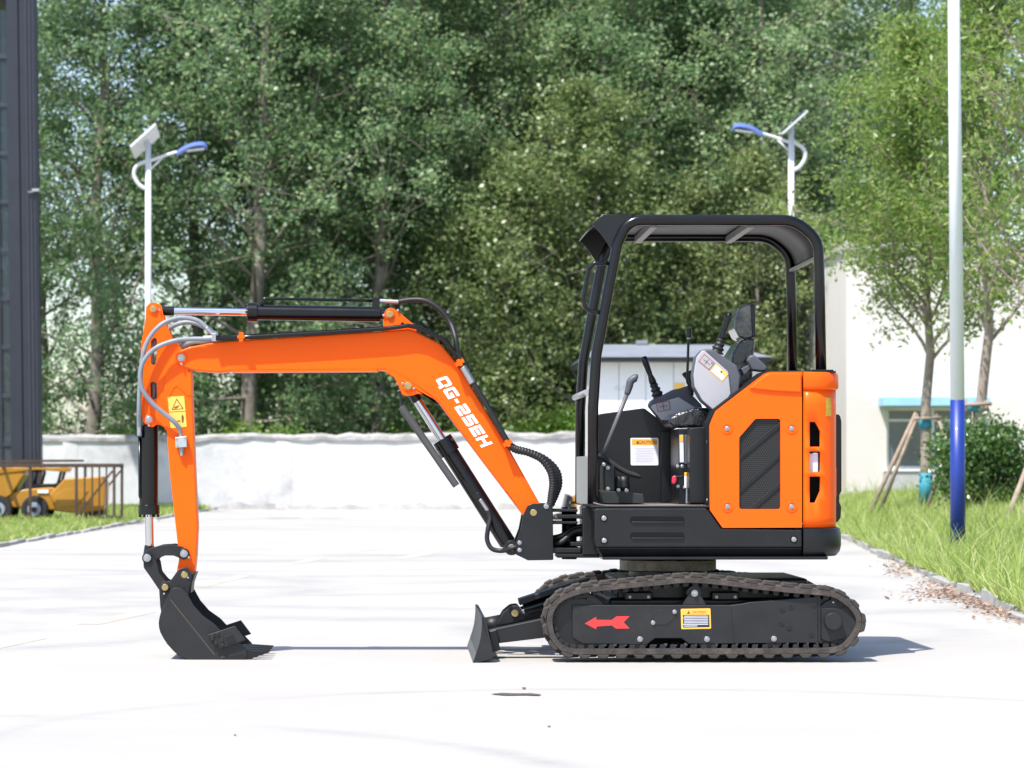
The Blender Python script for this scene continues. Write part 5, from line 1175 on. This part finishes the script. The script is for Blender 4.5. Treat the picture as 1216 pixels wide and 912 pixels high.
gm = plate('vent_grille', rp([(876, 606), (876, 518, 5), (896, 495.5, 5), (928.5, 495.5), (928.5, 606)], 0), UN+.016, UN+.03, MESH, ec, 0, Yref=UN)
for (p, q) in (((877, 545), (928, 503)), ((877, 585), (928, 539)), ((896, 606), (928, 575))):
    plate('grille_slat', [(p[0], p[1]-3.2), (q[0], q[1]-3.2), (q[0], q[1]+3.2), (p[0], p[1]+3.2)] if p[1] < 600 else [(888, 604.5), (927, 572), (927, 578.5), (897, 604.5)], UN+.008, UN+.016, BLACK, ec, .002, Yref=UN)
plate('grille_rim', gr, UN-.004, UN+.012, ORANGE2, ec, .003, [rp([(879.2, 602, 2), (879.2, 520, 4), (897.6, 498.7, 4), (925.4, 498.7, 2), (925.4, 603.2, 2), (881, 603.2, 2)], 0)], Yref=UN) if False else None
for x, y in ((863.4, 508.8), (940, 508.8), (864, 601.6), (940, 601.6)):
    plate('bolt_cup', circ(x, y, 6.6, 24), UN-.004, UN, ORANGE2, ec, .002, [circ(x, y, 4.4, 20)], Yref=UN); knob('cover_bolt', x, y, UN, .0125, .009, ZINC, ec, 14)
for y in (524.5, 594): rod('hinge_bolt', (839, y, UN+.06), (843, y, UN+.06), .010, ZINC, ec, 8)
plate('mount_plate', rp([(957, 439.5), (993, 440.5), (992.5, 443), (957, 441.8)], .5), .14, .34, BLACK, EX, .002, Yref=.14)

# ---- floor and cab interior
MB().box(W(702, 0, UN).x, W(843, 0, UN).x, UN+.02, UF-.02, W(0, 603, UN).z, W(0, 600.4, UN).z).build('floor_plate', CHAR, EX, .004)
fm = MB(); xs_ = [W(x, 0, UN+.04).x for x in (705, 712, 722, 750, 800, 838)]; zz_ = [W(0, y, UN+.04).z for y in (596.2, 598.2, 599.9, 600.2, 599.8, 599.8)]
fm.add([(x, y, z) for y in (UN+.03, UF-.1) for x, z in zip(xs_, zz_)], [(k, k+1, k+7, k+6) for k in range(5)], True)
o = fm.build('floor_mat', mat('grey_floor_mat', (0.16, 0.135, 0.125), 0.8, var=0.2, vscale=8, bump=0.3), EX); s_ = o.modifiers.new('solidify', 'SOLIDIFY'); s_.thickness = .008
FP = 1.18
sp = plate('side_panel', rp([(705, 496, 3), (712, 491.5, 6), (765, 484.5, 6), (798, 509.5), (812, 510), (812, 598), (705, 598)], 0), FP, FP+.03, BLACK, EX, .006)
plate('panel_post', [(784, 512), (803, 512), (803, 597), (784, 597)], FP-.05, FP-.002, BLACK, sp, .006, Yref=FP)
cl_ = plate('caution_label', rp([(748.6, 520), (781.8, 520), (781.8, 552.6), (749, 552.6)], 1.4), FP-.0025, FP, mat('label_white', (0.80, 0.80, 0.84), 0.4, var=0.02), sp, 0)
plate('label_header', [(750.3, 521.6), (780.4, 521.6), (780.4, 528.4), (750.3, 528.4)], FP-.0032, FP-.0025, STYEL, cl_, 0)
plate('label_triangle', [(755.2, 526.8), (758.8, 526.8), (757, 523)], FP-.0038, FP-.0032, STBRN, cl_, 0); lettering('CAUTION', 769, 525.2, FP-.0036, .0235, STBRN, cl_)
LBT = mat('label_pale_print', (0.60, 0.60, 0.70), 0.5, var=0.1)
for i in range(9): plate('label_text_line', [(754+(i % 3)*.7, 532+i*2.0), (778-(i*1.7 % 5), 532+i*2.0), (778-(i*1.7 % 5), 532.7+i*2.0), (754+(i % 3)*.7, 532.7+i*2.0)], FP-.003, FP-.0025, LBT, cl_, 0)
# front panel, lower part of the canopy front
xa = W(699, 0, .24).x
MB().box(xa-.008, xa+.008, .24, 1.26, W(0, 600, .24).z, W(0, 541.5, .24).z).build('front_panel', ALU, EX, .004)
# seat and its box
seat = plate('seat_box', rp([(806, 509), (842, 509), (842, 599), (806, 599)], 1), .50, 1.0, BLACK, EX, .01, Yref=.5)
plate('seat_box_side', rp([(819, 508, 2), (845, 506, 2), (845, 598), (819, 598)], 0), .30, .49, BLACK, seat, .008, Yref=.3)
plate('instrument_label', [(806.8, 516.5), (811.2, 516.2), (812, 549), (807.2, 549)], .494, .499, LBT, seat, 0, Yref=.5); plate('label_header', [(806.8, 516.9), (811.1, 516.6), (811.3, 524.2), (807, 524.4)], .492, .494, STYEL, seat, 0, Yref=.5)
plate('fuse_panel', [(812.5, 517), (818.5, 515), (818.8, 551), (813, 551)], .488, .499, GREYD, seat, .003, Yref=.5)
for x, y in ((804.6, 553.7), (810, 553.7), (817.5, 553.7), (805.2, 577.5), (813, 578.5), (817.6, 579)): knob('box_bolt', x, y, .49, .009, .012, ZINC, seat, 8, .001)
rod('valve_lever', (803, 566.5, .47), (811.5, 566, .47), .008, BLACK, seat, 8); rod('lever_tube', (814.3, 561, .46), (814.3, 579.5, .46), .008, WHITE, seat, 10); rod('tube_band', (814.3, 561, .46), (814.3, 565.5, .46), .0085, STYEL, seat, 10)
plate('red_knob', rp([(798.4, 566, 2), (803, 563.6, 2), (804, 570, 2), (802, 575.5, 2), (797.6, 574.5, 2)], 0), .455, .485, REDK, seat, .008, Yref=.455)
rod('battery_hose', (817, 580, .46), (816.5, 598, .46), .012, HOSEG, seat, 8)
def cushion(name, pts, Y0, Y1, m, parent, bev=.035, Yref=None):
    o = MB().prism([pts], Y0, Y1, Yref).build(name, m, parent, bev, 4)
    return o
cushion('seat_cushion', rp([(794, 497, 6), (803, 491, 6), (826, 484, 5), (842, 484, 4), (846, 504), (842, 508, 4), (800, 507, 5), (794.5, 503, 4)], 0), .5, .96, VINYL, seat, .022)
cushion('backrest', rp([(866, 448), (869, 420, 5), (878, 406, 5), (888, 401, 4), (897.5, 402, 4), (895, 425), (893, 470), (868, 472)], 0), .52, .94, VINYL, seat, .02)
cushion('headrest', rp([(873, 378, 5), (878.5, 364, 5), (887, 360.6, 5), (896.5, 360.8, 4), (897, 400, 4), (886, 404, 4), (877, 400, 5), (872, 390, 5)], 0), .56, .90, WRAP, seat, .016)
plate('headrest_pad', rp([(891, 361.4, 2), (896.8, 361.4, 2), (897.2, 399.5, 2), (893.5, 400.5, 2)], 0), .55, .91, BLACK, seat, .012, Yref=.56)
cushion('armrest', rp([(887, 428, 4), (890, 422, 4), (896, 421, 4), (911.5, 436, 4), (910, 441, 3), (903, 441.5), (893, 440, 3)], 0), .42, .49, GREYD, seat, .014)
plate('armrest_bracket', [(880, 438), (889, 433), (892, 437), (884, 446)], .44, .47, GREYD, seat, .004, Yref=.44)
# near control console
NC = .27
ncn = plate('control_console', rp([(823.4, 446, 10), (826.5, 424, 8), (834, 415.5, 4), (839.5, 414.4, 3), (847.5, 415.5, 3), (875, 433.8, 4), (880, 446), (878, 466), (856, 484), (848.5, 488.5, 3), (834, 476, 6), (825, 460, 8)], 0), NC+.012, NC+.19, GREYD, EX, .012)
plate('console_face', rp([(823.6, 446, 10), (827, 424.5, 8), (833.5, 416.5, 3), (837, 416.5, 3), (865, 441.5, 3), (868, 468), (862, 477.5), (848.5, 488, 3), (834, 475.5, 6), (825, 459.5, 8)], 0), NC, NC+.011, GREYP, ncn, .006)
def label_quad(name, q, Y, d, m, parent): return plate(name, q, Y-d, Y-.0002, m, parent, 0)
def lerpq(q, u0, u1, v0, v1):
    a, b_, c, d_ = [Vector(p) for p in q]; f_ = lambda u, w: tuple((a*(1-u)+b_*u)*(1-w)+(d_*(1-u)+c*u)*w)
    return [f_(u0, v0), f_(u1, v0), f_(u1, v1), f_(u0, v1)]
q = [(836.5, 420.4), (849, 431), (842, 439.6), (829.4, 429.2)]
lb = label_quad('pattern_label', q, NC, .0015, STRED, ncn); label_quad('label_face', lerpq(q, .05, .95, .08, .92), NC-.0012, .001, STGRY, lb)
for (u0, u1, v0, v1) in ((.42, .56, .4, .6), (.2, .38, .46, .54), (.62, .8, .46, .54), (.46, .52, .16, .34), (.46, .52, .66, .82), (.78, .9, .15, .3)): label_quad('label_print', lerpq(q, u0, u1, v0, v1), NC-.002, .0008, GREYD, lb)
q = [(850.4, 432.2), (865, 444), (857.8, 453), (843.2, 440.8)]
lb = label_quad('safety_label', q, NC, .0015, STYEL, ncn); label_quad('label_face', lerpq(q, .06, .94, .1, .9), NC-.0012, .001, WHITE, lb); label_quad('label_header', lerpq(q, .5, 1, .02, .42), NC-.002, .0008, STYEL2, lb); label_quad('label_mark', lerpq(q, .5, .62, .2, .4), NC-.0028, .0006, STBRN, lb)
def joystick(parent, base, top, Y, s=1.0):
    b0, t0 = W(*base, Y), W(*top, Y); ax = (t0-b0).normalized(); L_ = (t0-b0).length
    P = []; r = []
    for i in range(15):
        P.append(b0+ax*(L_*.36*i/14)); r.append((.036-.0155*i/14)*s*(1.10 if (i % 4) < 2 else .86))
    MB().tube(P, r, 18).build('joystick_boot', HOSEB, parent)
    P = [b0+ax*(L_*t) for t in (.34, .40, .48, .55, .70, .85, .95, 1.0)]; r = [x*s for x in (.019, .022, .019, .0145, .0165, .019, .021, .014)]
    MB().tube(cr(P, 1), r, 16).build('joystick', BLACKG, parent)
joystick(ncn, (851, 419), (866.5, 372), NC+.10)
# far console
FC = 1.0
fcn = plate('control_console', rp([(770.5, 481, 4), (774, 475.5, 4), (788, 469), (800, 462.5, 4), (808, 461, 3), (818, 457.5, 3), (823, 470), (834, 481), (834, 497), (800, 510), (789, 504)], 0), FC+.012, FC+.17, GREYD, EX, .012)
plate('console_face', rp([(771, 482, 3), (806, 471.6, 3), (826, 484), (800, 509, 3), (794, 508, 3)], 0), FC, FC+.011, mat('grey_plastic_brightened', (0.42, 0.42, 0.44), 0.5, var=0.03), fcn, .004)  # lighter copy of the console plastic, colour lifted against the canopy's shade
q = [(778.8, 478.6), (795.2, 475.6), (796.6, 486.6), (781, 489.6)]
lb = label_quad('pattern_label', q, FC, .0015, STRED, fcn); label_quad('label_face', lerpq(q, .05, .95, .07, .93), FC-.0012, .001, STGRY, lb)
for (u0, u1, v0, v1) in ((.42, .56, .4, .6), (.2, .38, .46, .54), (.62, .8, .46, .54), (.46, .52, .16, .34), (.46, .52, .66, .82)): label_quad('label_print', lerpq(q, u0, u1, v0, v1), FC-.002, .0008, GREYD, lb)
joystick(fcn, (782.5, 473.5), (764, 423.5), FC+.09)
# upright lever with collar
lv = MB().tube([W(x, y, .75) for x, y in rp([(828, 466), (820, 459, 5), (816, 454, 5), (817.6, 402, 6), (818, 395)], 0, closed=False)], .0075, 8).build('safety_lever', BLACK, EX)
rod('lever_knob', (818, 401, .75), (818, 390, .75), .0155, BLACKG, lv, 12); rod('lever_collar', (817.9, 403, .75), (818, 401, .75), .012, ZINC, lv, 10)
plate('lever_gate', rp([(809.5, 444, 2), (814, 441.5), (824, 438.5), (824, 470), (820, 470), (816, 452)], 0), .95, 1.0, BLACK, EX, .006, Yref=.95)
# travel levers, pedals
for k, Y in enumerate((.62, .78)):
    l = MB().tube([W(x, y, Y) for x, y in ((714.5, 545), (746.5, 463))], .0125, 10).build('travel_lever', mat('grey_lever_paint', (0.10, 0.10, 0.105), 0.4, var=0.1), EX)
    MB().tube(cr([W(x, y, Y) for x, y in ((744.5, 468), (747, 460), (749, 452.5), (755, 448.5), (757.5, 448.5))], 4), [.0165, .017, .018, .019, .020, .021, .021, .022, .022, .022, .022, .022, .021, .020, .018, .015, .010][:17], 12).build('lever_grip', GREYD, l)
pd = plate('pedal_block', rp([(711, 582, 1), (764, 586.5, 1), (765.5, 598), (711, 598)], 0), .45, .95, mat('dark_green_black', (0.018, 0.022, 0.020), 0.6, var=0.2), EX, .006)
hose('pedal', [(711, 540, .6), (722, 547, .6), (735, 556, .6), (748, 562.5, .6), (761, 565.5, .6)], .016, RUBBERD, pd)
for i, x in enumerate((734, 741)): MB().tube([W(x, 583, .62), W(x, 577, .62), W(x, 572, .62), W(x, 566, .62)], [.03, .034, .027, .03], 14).build('pedal_boot', HOSEB, pd)
MB().box(W(716, 0, .55).x, W(730, 0, .55).x, .5, .8, W(0, 584, .55).z, W(0, 552, .55).z).build('pedal_bracket', BLACK, pd, .01)
for x, y in ((717, 551.5), (722, 555.5), (722, 580.5), (734.5, 582), (744, 582.5)): knob('pedal_bolt', x, y, .50, .010, .012, ZINC, pd, 8, .001)

# ---- canopy
BEAMG = mat('grey_beam_paint', (0.17, 0.165, 0.16), 0.45, var=0.05)
CN, CF = .20, 1.38; TR = .0295
path = rp([(704, 600), (704.3, 482, 40), (708, 422), (719, 362), (733, 290, 30), (746, 261.5, 38), (944, 261.5, 42), (971.5, 285, 34), (973, 330), (975, 441)], 0, n=9, closed=False)
def canopy_side(Y): return [Vector((W(x, y, CN).x, Y, W(x, y, CN).z)) for x, y in path]
cf = MB().tube(canopy_side(CN), TR, 20).build('canopy_frame', BLACKG, EX)
MB().tube(canopy_side(CF), TR, 20).build('far_frame_tube', BLACKG, cf)
for Y in (CN, CF):
    for (x, y) in ((704, 599.6), (975, 440.6)):
        c = W(x, y, CN); MB().box(c.x-.06, c.x+.06, Y-.06, Y+.06, c.z-.008, c.z+.006).build('foot_plate', BLACK, cf, .003)
MB().tube([W(x, y, CN-.005) for x, y in rp([(722, 312.3), (706, 312.3, 6), (699.5, 319, 5), (692.8, 353, 6), (695, 366, 6), (703, 370.2, 4), (714, 370.2)], 0, n=6, closed=False)], .0125, 12).build('grab_handle', BLACKG, cf)
c1 = W(705, 466, CN); MB().tube([(c1.x-.035, CN+.0, c1.z), (c1.x-.035, CF, c1.z)], .018, 14).build('front_crossbar', mat('grey_bar', (0.34, 0.34, 0.345), 0.35, metal=0.3, var=0.05), cf)
# roof skin following the tubes
rpath = [p for p in path if p[1] < 316 and not (p[0] < 760)]
rpath = [(716.2, 255.2), (740, 255)]+[(x, y) if False else (x, y) for x, y in [(752, 254.8)]]+[]
tubeTop = [(x, y) for x, y in path if x > 760 and y < 306]
sec = [(716.2, 255.0), (745, 254.8)]
for i, (x, y) in enumerate(tubeTop):
    a = Vector(tubeTop[max(i-1, 0)]); b_ = Vector(tubeTop[min(i+1, len(tubeTop)-1)]); t = (b_-a).normalized(); nrm = Vector((t.y, -t.x))
    sec.append((x+nrm.x*4.6, y+nrm.y*4.6))
sec[2:2] = [(760, 256.4)]
sec = [(703.0, 266.8)]+sec
v = [(W(x, y, CN).x, Y, W(x, y, CN).z) for Y in (CN+.004, CF-.004) for x, y in sec]; n_ = len(sec)
rf_ = MB().add(v, [(k, k+1, k+1+n_, k+n_) for k in range(n_-1)], True).build('roof', BLACKG, EX, sharp=25)
s_ = rf_.modifiers.new('solidify', 'SOLIDIFY'); s_.thickness = .006; s_.offset = 0
v = [(W(x, y+2.2, CN).x, Y, W(x, y+2.2, CN).z) for Y in (CN+.03, CF-.03) for x, y in sec[4:]]; n_ = len(sec)-4
ln_ = MB().add(v, [(k, k+1, k+1+n_, k+n_) for k in range(n_-1)], True).build('roof_liner', GREYT, rf_); s_ = ln_.modifiers.new('solidify', 'SOLIDIFY'); s_.thickness = .004; s_.offset = 0
arcp = [(p.x, p.y) for p in cr([(703, 266.8, 0), (710.5, 274, 0), (717.5, 283, 0), (725, 294.5, 0)], 4)]
chk = [(716.2, 255), (752, 255), (744, 263), (735, 277), (729, 296)]+arcp[::-1]
for Y in (CN+.0, CF-.008): plate('visor_cheek', chk, Y, Y+.008, BLACK, rf_, .002, Yref=CN)
for xb in (777, 893):
    c = W(xb, 263.5, CN); MB().box(c.x-.02, c.x+.02, CN+.02, CF-.02, c.z-.03, c.z+.012).build('roof_beam', BEAMG, rf_, .006)
c = W(972, 304, CN); MB().box(c.x-.012, c.x+.012, CN+.02, CF-.02, c.z-.012, c.z+.006).build('roof_rear_lip', BEAMG, rf_, .003)
